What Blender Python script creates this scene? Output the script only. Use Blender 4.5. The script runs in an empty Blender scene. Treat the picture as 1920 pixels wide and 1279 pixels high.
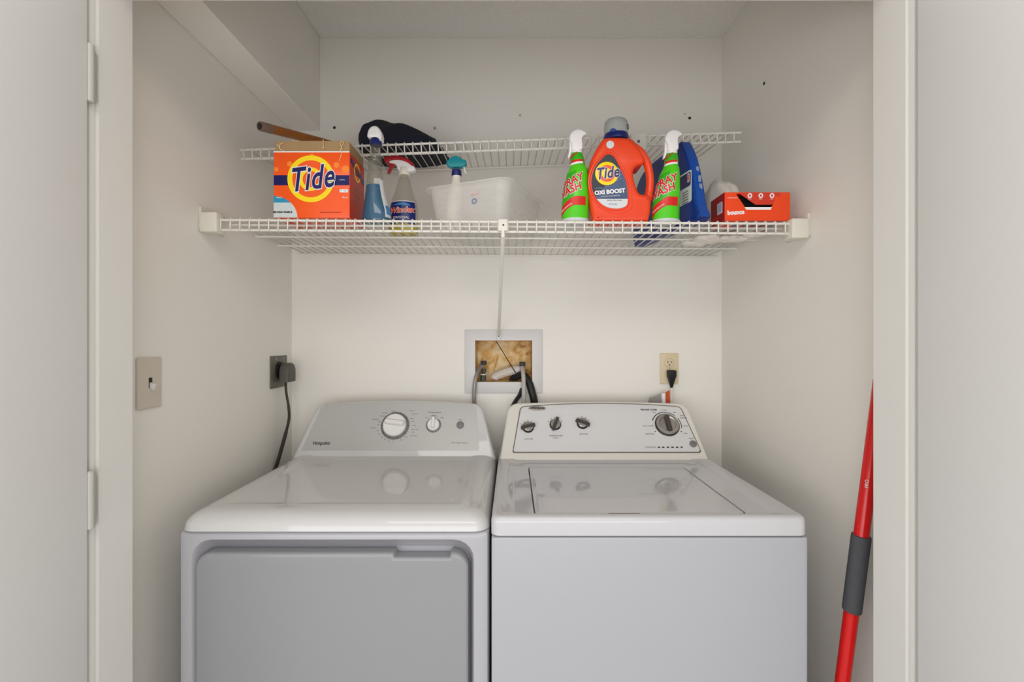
import bpy, bmesh, math, random
from mathutils import Vector, Matrix
random.seed(7)
PI = math.pi
SC = bpy.context.scene
COL = SC.collection

# ---------------------------------------------------------------- camera
F = 880.0; CX = 960.0; CY = 640.0; CAMZ = 1.295
cam_d = bpy.data.cameras.new('camera'); cam = bpy.data.objects.new('camera', cam_d); COL.objects.link(cam)
cam.location = (0, 0, CAMZ); cam.rotation_euler = (PI/2, 0, 0)
cam_d.sensor_width = 36; cam_d.lens = 36*F/1920; cam_d.clip_start = 0.02
cam_d.shift_y = 0.0
SC.camera = cam

# ---------------------------------------------------------------- world, lights, exposure
w = bpy.data.worlds.new('world'); SC.world = w; w.use_nodes = True
bg = w.node_tree.nodes['Background']
bg.inputs[0].default_value = (0.96, 0.97, 1.0, 1); bg.inputs[1].default_value = 1.5

def area(name, loc, target, sx, sy, power, col):
    d = bpy.data.lights.new(name, 'AREA'); d.shape = 'RECTANGLE'; d.size = sx; d.size_y = sy
    d.energy = power; d.color = col
    o = bpy.data.objects.new(name, d); COL.objects.link(o); o.location = loc
    o.rotation_euler = (Vector(target)-Vector(loc)).to_track_quat('-Z', 'Y').to_euler()
    return o
area('fill_light', (-0.5, -0.9, 0.95), (0.0, 1.5, 1.5), 3.2, 0.8, 34, (0.99, 0.975, 1.0))  # added wide fill behind the camera, not a window; lifts the closet side walls
area('ceiling_lamp_light', (0.0, -0.35, 2.36), (0.0, 0.35, 0.6), 1.4, 0.5, 15, (1.0, 0.94, 0.86))
vs = SC.view_settings
vs.view_transform = 'Standard'; vs.look = 'None'; vs.gamma = 1; vs.use_curve_mapping = False
vs.exposure = -0.58

# ---------------------------------------------------------------- materials
def lin(c):
    return tuple(((x/255)/12.92 if x/255 <= 0.04045 else ((x/255+0.055)/1.055)**2.4) for x in c)
def mat(name, rgb, rough=0.5, metal=0.0, var=0.03, scale=30, bump=0.0, bscale=200, coat=0.0, trans=0.0, ior=1.45, spec=0.5, sss=0.0):
    m = bpy.data.materials.new(name); m.use_nodes = True
    nt = m.node_tree; n = nt.nodes; l = nt.links; b = n['Principled BSDF']
    c = lin(rgb)
    b.inputs['Roughness'].default_value = rough; b.inputs['Metallic'].default_value = metal
    b.inputs['Coat Weight'].default_value = coat; b.inputs['Coat Roughness'].default_value = 0.05
    b.inputs['Transmission Weight'].default_value = trans; b.inputs['IOR'].default_value = ior
    b.inputs['Specular IOR Level'].default_value = spec
    if sss: b.inputs['Subsurface Weight'].default_value = sss; b.inputs['Subsurface Scale'].default_value = 0.01
    tc = n.new('ShaderNodeTexCoord')
    nz = n.new('ShaderNodeTexNoise'); nz.inputs['Scale'].default_value = scale; nz.inputs['Detail'].default_value = 3
    l.new(tc.outputs['Object'], nz.inputs['Vector'])
    mx = n.new('ShaderNodeMix'); mx.data_type = 'RGBA'
    mx.inputs[6].default_value = tuple(x*(1-var) for x in c)+(1,)
    mx.inputs[7].default_value = tuple(min(1, x*(1+var)) for x in c)+(1,)
    l.new(nz.outputs['Fac'], mx.inputs[0]); l.new(mx.outputs[2], b.inputs['Base Color'])
    if bump:
        n2 = n.new('ShaderNodeTexNoise'); n2.inputs['Scale'].default_value = bscale; n2.inputs['Detail'].default_value = 4
        l.new(tc.outputs['Object'], n2.inputs['Vector'])
        bp = n.new('ShaderNodeBump'); bp.inputs['Strength'].default_value = bump; bp.inputs['Distance'].default_value = 0.004
        l.new(n2.outputs['Fac'], bp.inputs['Height']); l.new(bp.outputs['Normal'], b.inputs['Normal'])
    return m
def mat_clear(name, tint, gloss_rough=0.05, white=0.0, wcol=(230, 230, 226), dmix=0.5):
    """thin clear or frosted plastic: see-through, with surface gloss and an optional milky share"""
    m = bpy.data.materials.new(name); m.use_nodes = True
    nt = m.node_tree; n = nt.nodes; l = nt.links; n.remove(n['Principled BSDF']); out = n['Material Output']
    tr = n.new('ShaderNodeBsdfTransparent'); tr.inputs[0].default_value = lin(tint)+(1,)
    df = n.new('ShaderNodeBsdfDiffuse'); df.inputs[0].default_value = lin(wcol)+(1,)
    tl = n.new('ShaderNodeBsdfTranslucent'); tl.inputs[0].default_value = lin(wcol)+(1,)
    add = n.new('ShaderNodeMixShader'); add.inputs[0].default_value = dmix
    l.new(df.outputs[0], add.inputs[1]); l.new(tl.outputs[0], add.inputs[2])
    nz = n.new('ShaderNodeTexNoise'); nz.inputs['Scale'].default_value = 12
    mr = n.new('ShaderNodeMapRange'); mr.inputs[3].default_value = white*0.88; mr.inputs[4].default_value = min(1, white*1.12)
    l.new(nz.outputs['Fac'], mr.inputs[0])
    m1 = n.new('ShaderNodeMixShader'); l.new(mr.outputs[0], m1.inputs[0])
    l.new(tr.outputs[0], m1.inputs[1]); l.new(add.outputs[0], m1.inputs[2])
    gl = n.new('ShaderNodeBsdfGlossy'); gl.inputs['Roughness'].default_value = gloss_rough
    lw = n.new('ShaderNodeLayerWeight'); lw.inputs['Blend'].default_value = 0.3
    pw_ = n.new('ShaderNodeMath'); pw_.operation = 'POWER'; pw_.inputs[1].default_value = 3; l.new(lw.outputs['Facing'], pw_.inputs[0])
    fr = n.new('ShaderNodeMath'); fr.operation = 'MULTIPLY_ADD'; fr.inputs[1].default_value = 0.35; fr.inputs[2].default_value = 0.04; l.new(pw_.outputs[0], fr.inputs[0])
    m2 = n.new('ShaderNodeMixShader'); l.new(fr.outputs[0], m2.inputs[0])
    l.new(m1.outputs[0], m2.inputs[1]); l.new(gl.outputs[0], m2.inputs[2])
    l.new(m2.outputs[0], out.inputs[0])
    return m

M = {}
M['wall'] = mat('wall_paint', (242, 239, 231), 0.6, var=0.015, scale=3, bump=0.06, bscale=140)
M['ceil'] = mat('ceiling_popcorn', (242, 240, 236), 0.9, var=0.10, scale=160, bump=1.0, bscale=150)
M['trim'] = mat('trim_paint', (230, 229, 224), 0.4, var=0.01, scale=3)
M['door'] = mat('door_paint', (220, 220, 218), 0.42, var=0.012, scale=2)
M['hinge'] = mat('hinge_painted', (188, 187, 180), 0.4)
M['floor'] = mat('floor_tile', (228, 224, 218), 0.4, var=0.06, scale=6)
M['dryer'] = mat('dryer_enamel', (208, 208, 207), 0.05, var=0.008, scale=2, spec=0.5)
M['dryer_front'] = mat('dryer_enamel_shaded_door', (149, 150, 153), 0.25, var=0.008, scale=2)  # white enamel with the door's shade put into its colour
M['dryer_body'] = mat('dryer_enamel_shaded_body', (178, 178, 183), 0.25, var=0.008, scale=2)  # dryer enamel darkened to paint in the dimmer upright faces
M['dryer_panel'] = mat('dryer_grey_panel', (188, 188, 186), 0.3, metal=0.15, var=0.01, scale=3)
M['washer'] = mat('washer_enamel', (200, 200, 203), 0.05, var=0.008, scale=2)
M['washer_front'] = mat('washer_enamel_shaded', (174, 176, 181), 0.3, var=0.008, scale=2)  # same enamel as the top, front shade put into the colour
M['washer_con'] = mat('washer_console_plastic', (228, 225, 216), 0.3, var=0.008, scale=3)
M['washer_panel'] = mat('washer_console_face', (222, 222, 222), 0.3, var=0.008, scale=3)
M['groove'] = mat('groove_grey', (120, 116, 110), 0.5)
M['dark'] = mat('painted_shade_black', (18, 18, 18), 0.7)  # near-black that paints the shade inside the torn carton
M['black'] = mat('black_rubber', (22, 22, 23), 0.45)
M['silver'] = mat('silver_plastic', (178, 174, 170), 0.28, metal=0.7)
M['darksilver'] = mat('dark_pewter_plastic', (88, 82, 78), 0.35, metal=0.5)
M['knobwhite'] = mat('knob_white', (232, 231, 228), 0.25)
M['ring'] = mat('dial_ring_grey', (122, 122, 122), 0.4)
M['ink'] = mat('ink_dark', (58, 56, 52), 0.5)
M['inkgrey'] = mat('ink_grey', (128, 126, 122), 0.5)
M['inkblue'] = mat('ink_blue', (40, 46, 92), 0.5)
M['inkgreen'] = mat('ink_green', (44, 84, 48), 0.5)
M['wire'] = mat('white_vinyl_wire', (232, 229, 220), 0.35, var=0.02)
M['cream'] = mat('cream_bracket', (228, 225, 212), 0.4)
M['ivory'] = mat('ivory_plate', (224, 208, 172), 0.35)
M['almond'] = mat('almond_plate', (212, 203, 188), 0.35)
M['greyplate'] = mat('grey_metal_plate', (112, 108, 98), 0.4, metal=0.3)
M['plug'] = mat('grey_plug', (88, 86, 80), 0.5)
M['cord'] = mat('dark_cord', (62, 60, 52), 0.5)
M['orange'] = mat('orange_board', (252, 92, 28), 0.22, var=0.05, scale=20)
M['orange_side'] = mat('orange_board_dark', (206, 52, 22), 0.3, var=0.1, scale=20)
M['orangespot'] = mat('light_orange_print', (255, 140, 44), 0.25)
M['kraft'] = mat('kraft_cardboard', (170, 138, 98), 0.85, var=0.08, scale=60, bump=0.3)
M['yellow'] = mat('yellow_print', (255, 222, 20), 0.25)
M['navy'] = mat('navy_print', (20, 22, 92), 0.25)
M['white'] = mat('white_print', (240, 240, 240), 0.3)
M['teallabel'] = mat('teal_print', (44, 148, 184), 0.3)
M['powder'] = mat('powder_print', (206, 214, 214), 0.35, var=0.15, scale=300)
M['string'] = mat('cream_string', (226, 204, 164), 0.8)
M['bottleorange'] = mat('orange_bottle_plastic', (240, 70, 28), 0.25, var=0.02, sss=0.0)
M['capgrey'] = mat('cap_translucent_grey', (190, 194, 188), 0.25, trans=0.25)
M['capnavy'] = mat('cap_navy', (28, 38, 104), 0.3)
M['oxi'] = mat('label_slate', (66, 86, 122), 0.3, var=0.35, scale=90)
M['oxidark'] = mat('label_dark', (24, 28, 44), 0.3, var=0.6, scale=160)
M['labelwhite'] = mat('label_pale', (214, 218, 220), 0.35, var=0.03)
M['green'] = mat('green_bottle_plastic', (84, 208, 26), 0.25, var=0.04)
M['greendark'] = mat('green_label_dark', (54, 176, 30), 0.28)
M['red'] = mat('red_print', (216, 36, 28), 0.3)
M['sprayerwhite'] = mat('sprayer_white', (240, 238, 236), 0.3)
M['bluejug'] = mat('blue_jug_plastic', (8, 44, 124), 0.3, var=0.05)
M['bluelight'] = mat('blue_jug_edge', (18, 74, 160), 0.3)
M['greyblue'] = mat('grey_blue_label', (120, 140, 170), 0.4)
M['bounce'] = mat('red_orange_card', (238, 72, 24), 0.35, var=0.04)
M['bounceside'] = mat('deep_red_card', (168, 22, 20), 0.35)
M['flap'] = mat('flap_red', (206, 56, 34), 0.4)
M['bluegrey'] = mat('barcode_blue_grey', (140, 156, 182), 0.4)
M['bag'] = mat('white_bag_film', (228, 222, 212), 0.35, var=0.04, bump=0.5, bscale=60)
M['navybag'] = mat('navy_fabric', (20, 24, 40), 0.85, var=0.3, scale=12, bump=0.3, bscale=300)
M['clear'] = mat_clear('clear_bottle', (244, 244, 240), 0.05, white=0.14, wcol=(200, 198, 188))
M['bluebottle'] = mat('blue_liquid', (8, 112, 164), 0.12, var=0.05, trans=0.25, ior=1.33)
M['yellowliq'] = mat('yellow_liquid', (218, 196, 40), 0.2)
M['frost'] = mat_clear('frosted_tub', (252, 251, 248), 0.4, white=0.50, dmix=0.22, wcol=(252, 250, 246))
M['teal'] = mat('teal_sprayer', (28, 146, 156), 0.3)
M['creambottle'] = mat('cream_bottle', (236, 230, 216), 0.35)
M['redtrig'] = mat('dark_red_sprayer', (170, 26, 34), 0.3)
M['windexlabel'] = mat('windex_label_navy', (16, 34, 112), 0.3, var=0.2, scale=40)
M['windexlight'] = mat('label_sky', (60, 130, 190), 0.3)
M['windextext'] = mat('label_orange_letters', (236, 92, 50), 0.3)
M['wood'] = mat('wood_pole', (160, 94, 34), 0.45, var=0.35, scale=25)
M['woodend'] = mat('pole_ferrule', (128, 104, 88), 0.5)
M['polered'] = mat('red_pole', (214, 22, 22), 0.18, var=0.03)
M['foam'] = mat('foam_grip', (76, 78, 82), 0.8, bump=0.2, bscale=400)
M['boxframe'] = mat('laundry_box_frame', (220, 218, 216), 0.4)
M['hose'] = mat('braided_grey_hose', (150, 148, 142), 0.4, metal=0.3, var=0.25, scale=400)
M['whitehose'] = mat('light_grey_hose', (190, 186, 178), 0.45, var=0.1, scale=200)
M['crust'] = mat('crusted_white', (216, 206, 196), 0.8, var=0.12, scale=90, bump=0.6)
M['brass'] = mat('valve_green', (70, 84, 76), 0.5, var=0.3, scale=100)
M['copper'] = mat('tag_orange_red', (196, 74, 36), 0.4, var=0.15, scale=100)
M['tag'] = mat('tag_grey', (150, 146, 146), 0.6, var=0.45, scale=500)
M['anchor'] = mat('wall_anchor_dark', (42, 38, 34), 0.7)
M['patch'] = mat('spackle', (176, 172, 156), 0.8)
def stained():
    m = bpy.data.materials.new('stained_box_back'); m.use_nodes = True
    n = m.node_tree.nodes; l = m.node_tree.links; b = n['Principled BSDF']; b.inputs['Roughness'].default_value = 0.6
    tc = n.new('ShaderNodeTexCoord'); nz = n.new('ShaderNodeTexNoise'); nz.inputs['Scale'].default_value = 26; nz.inputs['Detail'].default_value = 8; nz.inputs['Distortion'].default_value = 0.8
    l.new(tc.outputs['Object'], nz.inputs['Vector'])
    cr = n.new('ShaderNodeValToRGB'); l.new(nz.outputs['Fac'], cr.inputs[0])
    e = cr.color_ramp.elements
    e[0].position = 0.3; e[0].color = lin((150, 100, 48))+(1,)
    e[1].position = 0.7; e[1].color = lin((236, 220, 192))+(1,)
    k = e.new(0.42); k.color = lin((214, 166, 92))+(1,)
    k = e.new(0.55); k.color = lin((226, 198, 144))+(1,)
    l.new(cr.outputs[0], b.inputs['Base Color'])
    return m
M['stain'] = stained()

# ---------------------------------------------------------------- helpers
def fin(name, bm, m, parent=None, org=None, kind=None, sharp=0.6):
    bmesh.ops.recalc_face_normals(bm, faces=bm.faces)
    for f in bm.faces: f.smooth = True
    for e in bm.edges:
        if len(e.link_faces) != 2 or e.calc_face_angle(0) > sharp: e.smooth = False
    o3 = parent
    r = None
    while o3 is not None: r = o3; o3 = o3.parent
    off = Vector(r['_o']) if (r is not None and '_o' in r) else Vector((0, 0, 0))
    if off.length: bmesh.ops.translate(bm, verts=bm.verts, vec=-off)
    me = bpy.data.meshes.new(name); bm.to_mesh(me); bm.free()
    me.materials.append(m if not isinstance(m, str) else M[m])
    o = bpy.data.objects.new(name, me); COL.objects.link(o)
    if parent is not None: o.parent = parent
    if kind: o['kind'] = kind
    return o
def thing(name, label, cat, loc=(0, 0, 0), group=None):
    o = bpy.data.objects.new(name, None); COL.objects.link(o); o.location = loc; o['_o'] = tuple(loc)
    o.empty_display_size = 0.05
    o['label'] = label; o['category'] = cat
    if group: o['group'] = group
    return o
def tag(o, label, cat, group=None):
    o['label'] = label; o['category'] = cat
    if group: o['group'] = group
    return o
def rrect(cx, cy, w, h, r, n=5):
    r = max(min(r, w/2-1e-5, h/2-1e-5), 1e-5); pts = []
    for (sx, sy, a0) in ((1, 1, 0), (-1, 1, 90), (-1, -1, 180), (1, -1, 270)):
        for k in range(n+1):
            a = math.radians(a0+90*k/n)
            pts.append((cx+sx*(w/2-r)+r*math.cos(a), cy+sy*(h/2-r)+r*math.sin(a)))
    return pts
def loft(rings, bm=None, cap0=True, cap1=True, closed=True):
    bm = bm or bmesh.new(); vr = [[bm.verts.new(p) for p in r] for r in rings]
    n = len(rings[0])
    for a, b in zip(vr, vr[1:]):
        for i in range(n if closed else n-1):
            j = (i+1) % n
            bm.faces.new((a[i], a[j], b[j], b[i]))
    if cap0: bm.faces.new(vr[0][::-1])
    if cap1: bm.faces.new(vr[-1])
    return bm
def box(x0, x1, y0, y1, z0, z1, bev=0.0, seg=2, bm=None):
    b = bmesh.new(); bmesh.ops.create_cube(b, size=1)
    bmesh.ops.scale(b, verts=b.verts, vec=(abs(x1-x0), abs(y1-y0), abs(z1-z0)))
    bmesh.ops.translate(b, verts=b.verts, vec=((x0+x1)/2, (y0+y1)/2, (z0+z1)/2))
    if bev: bmesh.ops.bevel(b, geom=b.edges[:], offset=bev, segments=seg, affect='EDGES', profile=0.5)
    return merge(bm, b)
def merge(dst, src):
    if dst is None: return src
    me = bpy.data.meshes.new('tmp'); src.to_mesh(me); src.free(); dst.from_mesh(me); bpy.data.meshes.remove(me)
    return dst
def tube(pts, rad, seg=8, bm=None, flat=1.0, flatdir=None):
    """pts: world points; rad: number or list"""
    P = [Vector(p) for p in pts]; n = len(P)
    R = rad if isinstance(rad, (list, tuple)) else [rad]*n
    rings = []; up = None
    for i, p in enumerate(P):
        t = (P[min(i+1, n-1)]-P[max(i-1, 0)]).normalized()
        if flatdir is not None:
            b = Vector(flatdir); b = (b-t*b.dot(t)).normalized()
        else:
            if up is None: up = Vector((0, 0, 1)) if abs(t.z) < 0.9 else Vector((0, 1, 0))
            b = (up-t*up.dot(t)).normalized(); up = b
        a = t.cross(b)
        rings.append([p+a*math.cos(2*PI*k/seg)*R[i]+b*math.sin(2*PI*k/seg)*R[i]*flat for k in range(seg)])
    return loft(rings, bm)
def smooth(pts, k=6, closed=False):
    P = [Vector(p) for p in pts]; n = len(P); out = []
    rng = range(n) if closed else range(n-1)
    for i in rng:
        if closed: p0, p1, p2, p3 = P[i-1], P[i], P[(i+1) % n], P[(i+2) % n]
        else: p0, p1, p2, p3 = P[max(i-1, 0)], P[i], P[i+1], P[min(i+2, n-1)]
        for j in range(k):
            t = j/k
            out.append(0.5*((2*p1)+(p2-p0)*t+(2*p0-5*p1+4*p2-p3)*t*t+(3*p1-p0-3*p2+p3)*t**3))
    if not closed: out.append(P[-1])
    return out
def px(x, y, D):
    """world point at depth D seen at photo pixel x, y"""
    return Vector(((x-CX)/F*D, D, CAMZ+(CY-y)/F*D))
class Frame:
    def __init__(s, o, ax, ay):
        s.o = Vector(o); s.ax = Vector(ax).normalized(); s.ay = Vector(ay)
        s.ay = (s.ay-s.ax*s.ay.dot(s.ax)).normalized(); s.n = s.ax.cross(s.ay)
        s.m = Matrix(((s.ax.x, s.ay.x, s.n.x, s.o.x), (s.ax.y, s.ay.y, s.n.y, s.o.y), (s.ax.z, s.ay.z, s.n.z, s.o.z), (0, 0, 0, 1)))
    def pt(s, u, v, w=0): return s.o+s.ax*u+s.ay*v+s.n*w
    def hit(s, x, y):
        """local u, v of the surface point the photo shows at pixel x, y"""
        d = Vector(((x-CX)/F, 1, (CY-y)/F)); c = Vector((0, 0, CAMZ))
        t = (s.o-c).dot(s.n)/d.dot(s.n); p = c+d*t-s.o
        return (p.dot(s.ax), p.dot(s.ay))
def FV(D): return Frame((0, D, 0), (1, 0, 0), (0, 0, 1))     # upright plane facing the camera side (normal -Y)
def curve_solid(fr, outline, holes=(), half=0.005, bev=0.0, seg=4, w=0.0, bm=None):
    cu = bpy.data.curves.new('c', 'CURVE'); cu.dimensions = '2D'; cu.fill_mode = 'BOTH'
    for pts in [outline]+list(holes):
        s = cu.splines.new('POLY'); s.points.add(len(pts)-1); s.use_cyclic_u = True
        for i, p in enumerate(pts): s.points[i].co = (p[0], p[1], 0, 1)
    cu.extrude = max(half-bev, 0.00001); cu.bevel_depth = bev; cu.bevel_resolution = seg; cu.offset = -bev
    o = bpy.data.objects.new('c', cu); me = bpy.data.meshes.new_from_object(o)
    b = bmesh.new(); b.from_mesh(me); bmesh.ops.remove_doubles(b, verts=b.verts, dist=1e-6)
    bpy.data.meshes.remove(me); bpy.data.objects.remove(o); bpy.data.curves.remove(cu)
    bmesh.ops.translate(b, verts=b.verts, vec=(0, 0, w)); bmesh.ops.transform(b, matrix=fr.m, verts=b.verts)
    return merge(bm, b)
def text_bm(s, size, shear=0.0, offset=0.0, ext=0.0003, align='CENTER', sx=1.0, spacing=1.0):
    cu = bpy.data.curves.new('t', 'FONT'); cu.body = s; cu.size = size; cu.shear = shear; cu.offset = offset
    cu.extrude = ext; cu.align_x = align; cu.align_y = 'CENTER'; cu.resolution_u = 3; cu.space_character = spacing
    o = bpy.data.objects.new('t', cu); me = bpy.data.meshes.new_from_object(o)
    b = bmesh.new(); b.from_mesh(me); bpy.data.meshes.remove(me); bpy.data.objects.remove(o); bpy.data.curves.remove(cu)
    if sx != 1: bmesh.ops.scale(b, verts=b.verts, vec=(sx, 1, 1))
    return b
def text(fr, s, u, v, size, m, parent, name='lettering', rot=0, w=0.0006, bm=None, **k):
    b = text_bm(s, size, **k)
    if rot: bmesh.ops.rotate(b, verts=b.verts, cent=(0, 0, 0), matrix=Matrix.Rotation(rot, 3, 'Z'))
    bmesh.ops.translate(b, verts=b.verts, vec=(u, v, w)); bmesh.ops.transform(b, matrix=fr.m, verts=b.verts)
    b = merge(bm, b)
    if parent is None: return b
    return fin(name, b, m, parent)
def lathe(prof, M4=None, seg=28, sx=1, sy=1, cap=True, bm=None):
    rings = [[Vector((r*sx*math.cos(2*PI*k/seg), r*sy*math.sin(2*PI*k/seg), z)) for k in range(seg)] for r, z in prof]
    b = loft(rings, None, cap, cap)
    if M4 is not None: bmesh.ops.transform(b, matrix=M4, verts=b.verts)
    return merge(bm, b)
def disc(fr, u, v, prof, seg=32, bm=None, rot=0):
    return lathe(prof, fr.m @ Matrix.Translation((u, v, 0)), seg, bm=bm)
def ann(fr, u, v, r0, r1, half=0.0003, w=0.0005, a0=0, a1=360, bm=None, seg=40):
    b = bmesh.new(); rings = []
    full = (a1-a0) >= 360; n = seg if full else max(4, int(seg*(a1-a0)/360))
    for k in range(n if full else n+1):
        a = math.radians(a0+(a1-a0)*k/n); c, s = math.cos(a), math.sin(a)
        rings.append([fr.pt(u+r0*c, v+r0*s, w-half), fr.pt(u+r1*c, v+r1*s, w-half), fr.pt(u+r1*c, v+r1*s, w+half), fr.pt(u+r0*c, v+r0*s, w+half)])
    if full: rings.append(rings[0]); b = loft(rings, b, False, False)
    else: b = loft(rings, b)
    bmesh.ops.remove_doubles(b, verts=b.verts, dist=1e-7)
    return merge(bm, b)
def struct(name, bm, m): return fin(name, bm, m, kind='structure')

# ---------------------------------------------------------------- the setting
XL, XR, YB, ZC = -0.826, 0.786, 1.76, 2.43
YI, YO = 0.93, 0.854                    # closet side and room side of the front wall
OL, OR, OT = -0.752, 0.716, 1.970       # door opening
# back wall with the hole for the washer supply box
hx0, hx1, hz0, hz1 = -0.1385, 0.0765, 1.1405, 1.2990
def rect_ring(x0, x1, z0, z1, y): return [Vector((x0, y, z0)), Vector((x1, y, z0)), Vector((x1, y, z1)), Vector((x0, y, z1))]
bm = loft([rect_ring(XL-0.1, XR+0.1, 0, ZC, YB+0.09), rect_ring(XL-0.1, XR+0.1, 0, ZC, YB), rect_ring(hx0, hx1, hz0, hz1, YB), rect_ring(hx0, hx1, hz0, hz1, YB+0.09)], None, False, False)
struct('wall_back', bm, 'wall')
struct('wall_left', box(XL-0.1, XL, YI, YB+0.09, 0, ZC), 'wall')
struct('wall_right', box(XR, XR+0.1, YI, YB+0.09, 0, ZC), 'wall')
struct('ceiling', box(-2.3, 2.3, -2.2, YB+0.09, ZC, ZC+0.08), 'ceil')
struct('floor', box(-2.3, 2.3, -2.2, YB+0.09, -0.08, 0), 'floor')
# front wall around the opening
b = bmesh.new()
outer = [(-2.3, 0), (OL, 0), (OL, OT), (OR, OT), (OR, 0), (2.3, 0), (2.3, ZC), (-2.3, ZC)]
curve_solid(FV((YI+YO)/2), outer, half=(YI-YO)/2, bm=b)
struct('wall_front', b, 'trim')
struct('wall_room_left', box(-2.38, -2.3, -2.2, YO, 0, ZC), 'wall')
struct('wall_room_right', box(2.3, 2.38, -2.2, YO, 0, ZC), 'wall')
# boxed chase in the upper left corner
struct('trim_1', box(XL, -0.720, YI, YB, 2.083, ZC, 0.002, 1), 'wall')
# door casing
b = bmesh.new()
cas = [(OL-0.06, 0), (OL-0.006, 0), (OL-0.006, OT+0.006), (OR+0.006, OT+0.006), (OR+0.006, 0), (OR+0.06, 0), (OR+0.06, OT+0.06), (OL-0.06, OT+0.06)]
curve_solid(FV(YO-0.006), cas, half=0.006, bev=0.002, seg=1, bm=b)
struct('trim_2', b, 'trim')
def door(name, sx, xf):
    b = box(xf, xf+sx*0.034, 0.449, 0.829, 0.012, OT-0.004, 0.003, 2)
    c, s_ = math.cos(math.radians(4)), math.sin(math.radians(4))       # narrow folding leaf, open
    for v in b.verts:
        dx, dy = v.co.x-xf, v.co.y-0.829
        v.co.x = xf+dx*c+sx*(-dy)*s_; v.co.y = 0.829+sx*dx*s_+dy*c
    d = struct(name, b, 'door')
    return d
d1 = door('door_1', -1, OL+0.003)
d2 = door('door_2', 1, OR-0.001)
for z in (1.772, 1.012, 0.25):
    hb = lathe([(0.0, -0.052), (0.005, -0.052), (0.0068, -0.050), (0.0068, 0.050), (0.005, 0.052), (0, 0.052)][1:-1], Matrix.Translation((OL+0.0005, 0.8355, z)), 16)
    hb = box(OL-0.004, OL-0.001, 0.826, 0.85, z-0.045, z+0.045, bm=hb)
    fin('hinge', hb, 'hinge', d1)

# ---------------------------------------------------------------- dryer
DX0, DX1, DF, DB = -0.737, -0.0505, 1.034, 1.735
dcx = (DX0+DX1)/2; dw = DX1-DX0
dr = thing('dryer', 'white front-loading clothes dryer with grey control panel, left of the washer', 'dryer', (dcx, (DF+DB)/2, 0))
rings = []
def rr_xz(x0, x1, z0, z1, r, y): return [Vector((a, y, c)) for a, c in rrect((x0+x1)/2, (z0+z1)/2, x1-x0, z1-z0, r)]
bx0, bx1 = DX0+0.001, DX1-0.001
rings = [rr_xz(bx0, bx1, 0.015, 0.8735, 0.004, DB), rr_xz(bx0, bx1, 0.015, 0.8735, 0.004, DF+0.012), rr_xz(bx0+0.003, bx1-0.003, 0.018, 0.8705, 0.004, DF+0.005), rr_xz(bx0+0.012, bx1-0.012, 0.03, 0.866, 0.004, DF+0.002),
         rr_xz(-0.7085, -0.0835, 0.345, 0.857, 0.045, DF+0.002), rr_xz(-0.7055, -0.0865, 0.348, 0.8535, 0.042, DF+0.006), rr_xz(-0.7035, -0.0885, 0.352, 0.8505, 0.040, DF+0.016), rr_xz(-0.695, -0.096, 0.36, 0.828, 0.034, DF+0.036)]
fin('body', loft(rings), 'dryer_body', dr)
# top cover, rounded front and sides
def slab_rings(x0, x1, y0, y1, prof, r):
    out = []
    for ins, z in prof:
        out.append([Vector((a, c, z)) for a, c in rrect((x0+x1)/2, (y0+y1)/2, x1-x0-2*ins, y1-y0-2*ins, max(r-ins*0.4, 0.008), 6)])
    return out
prof = [(0.004, 0.8745), (0.0, 0.8765), (0.001, 0.880)]
for k in range(1, 9):
    a = k/8*PI/2; prof.append((0.001+0.046*(1-math.cos(a)), 0.880+0.034*math.sin(a)))
prof += [(0.062, 0.9143), (0.072, 0.9135), (0.080, 0.9115), (0.090, 0.911)]
fin('top_cover', loft(slab_rings(DX0, DX1, DF-0.004, DB, prof, 0.035)), 'dryer', dr, sharp=0.9)
# door with handle notch
fv = FV(DF)
def q(D, x, y): return ((x-CX)/F*D, CAMZ+(CY-y)/F*D)
def arc(cx, cy, r, a0, a1, n=6): return [(cx+r*math.cos(math.radians(a0+(a1-a0)*k/n)), cy+r*math.sin(math.radians(a0+(a1-a0)*k/n))) for k in range(n+1)]
zt = 0.8275; xl, xr, zb = -0.6995, -0.0965, 0.372
nx0, nx1 = q(DF, 737, 0)[0], q(DF, 842, 0)[0]
ol = arc(xl+0.03, zb+0.03, 0.03, 180, 270)+arc(xr-0.03, zb+0.03, 0.03, 270, 360)+arc(xr-0.035, zt-0.035, 0.035, 0, 90)
ol += [(nx1+0.004, zt), (nx1, zt-0.010), (nx0+0.004, zt-0.010), (nx0, zt)]+arc(xl+0.035, zt-0.035, 0.035, 90, 180)
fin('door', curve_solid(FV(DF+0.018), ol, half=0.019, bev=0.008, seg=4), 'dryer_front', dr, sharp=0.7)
# console
cfr = Frame((dcx, 1.560, 0.905), (1, 0, 0), (0, 0.093, 0.180))
def bulged(hb, ht, H, bulge, rc, nb=10, low=0.0):
    """trapezoid with rounded top corners and a gently arched top"""
    pts = [(-hb, low), (hb, low)]
    sl = Vector((ht-hb, H-low)).normalized()
    right = []
    c = Vector((ht-rc*0.9, H-rc))
    for k in range(7):
        a = math.radians(8+82*k/6); right.append((c.x+rc*math.cos(a), c.y+rc*math.sin(a)))
    pts += right
    xe = right[-1][0]
    for k in range(1, nb):
        t = 1-2*k/nb; pts.append((xe*t, H+bulge*(1-t*t)))
    pts += [(-x, y) for x, y in right[::-1]]
    return pts
fin('console', curve_solid(cfr, bulged(0.341, 0.293, 0.196, 0.010, 0.045, low=-0.004), half=0.028, bev=0.012, w=-0.028), 'dryer', dr)
u0, v0 = cfr.hit(565, 845); u1, v1 = cfr.hit(898, 845); u2, v2 = cfr.hit(602, 759.5); u3, v3 = cfr.hit(892, 759.5)
c0 = (u0+u1)/2
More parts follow.
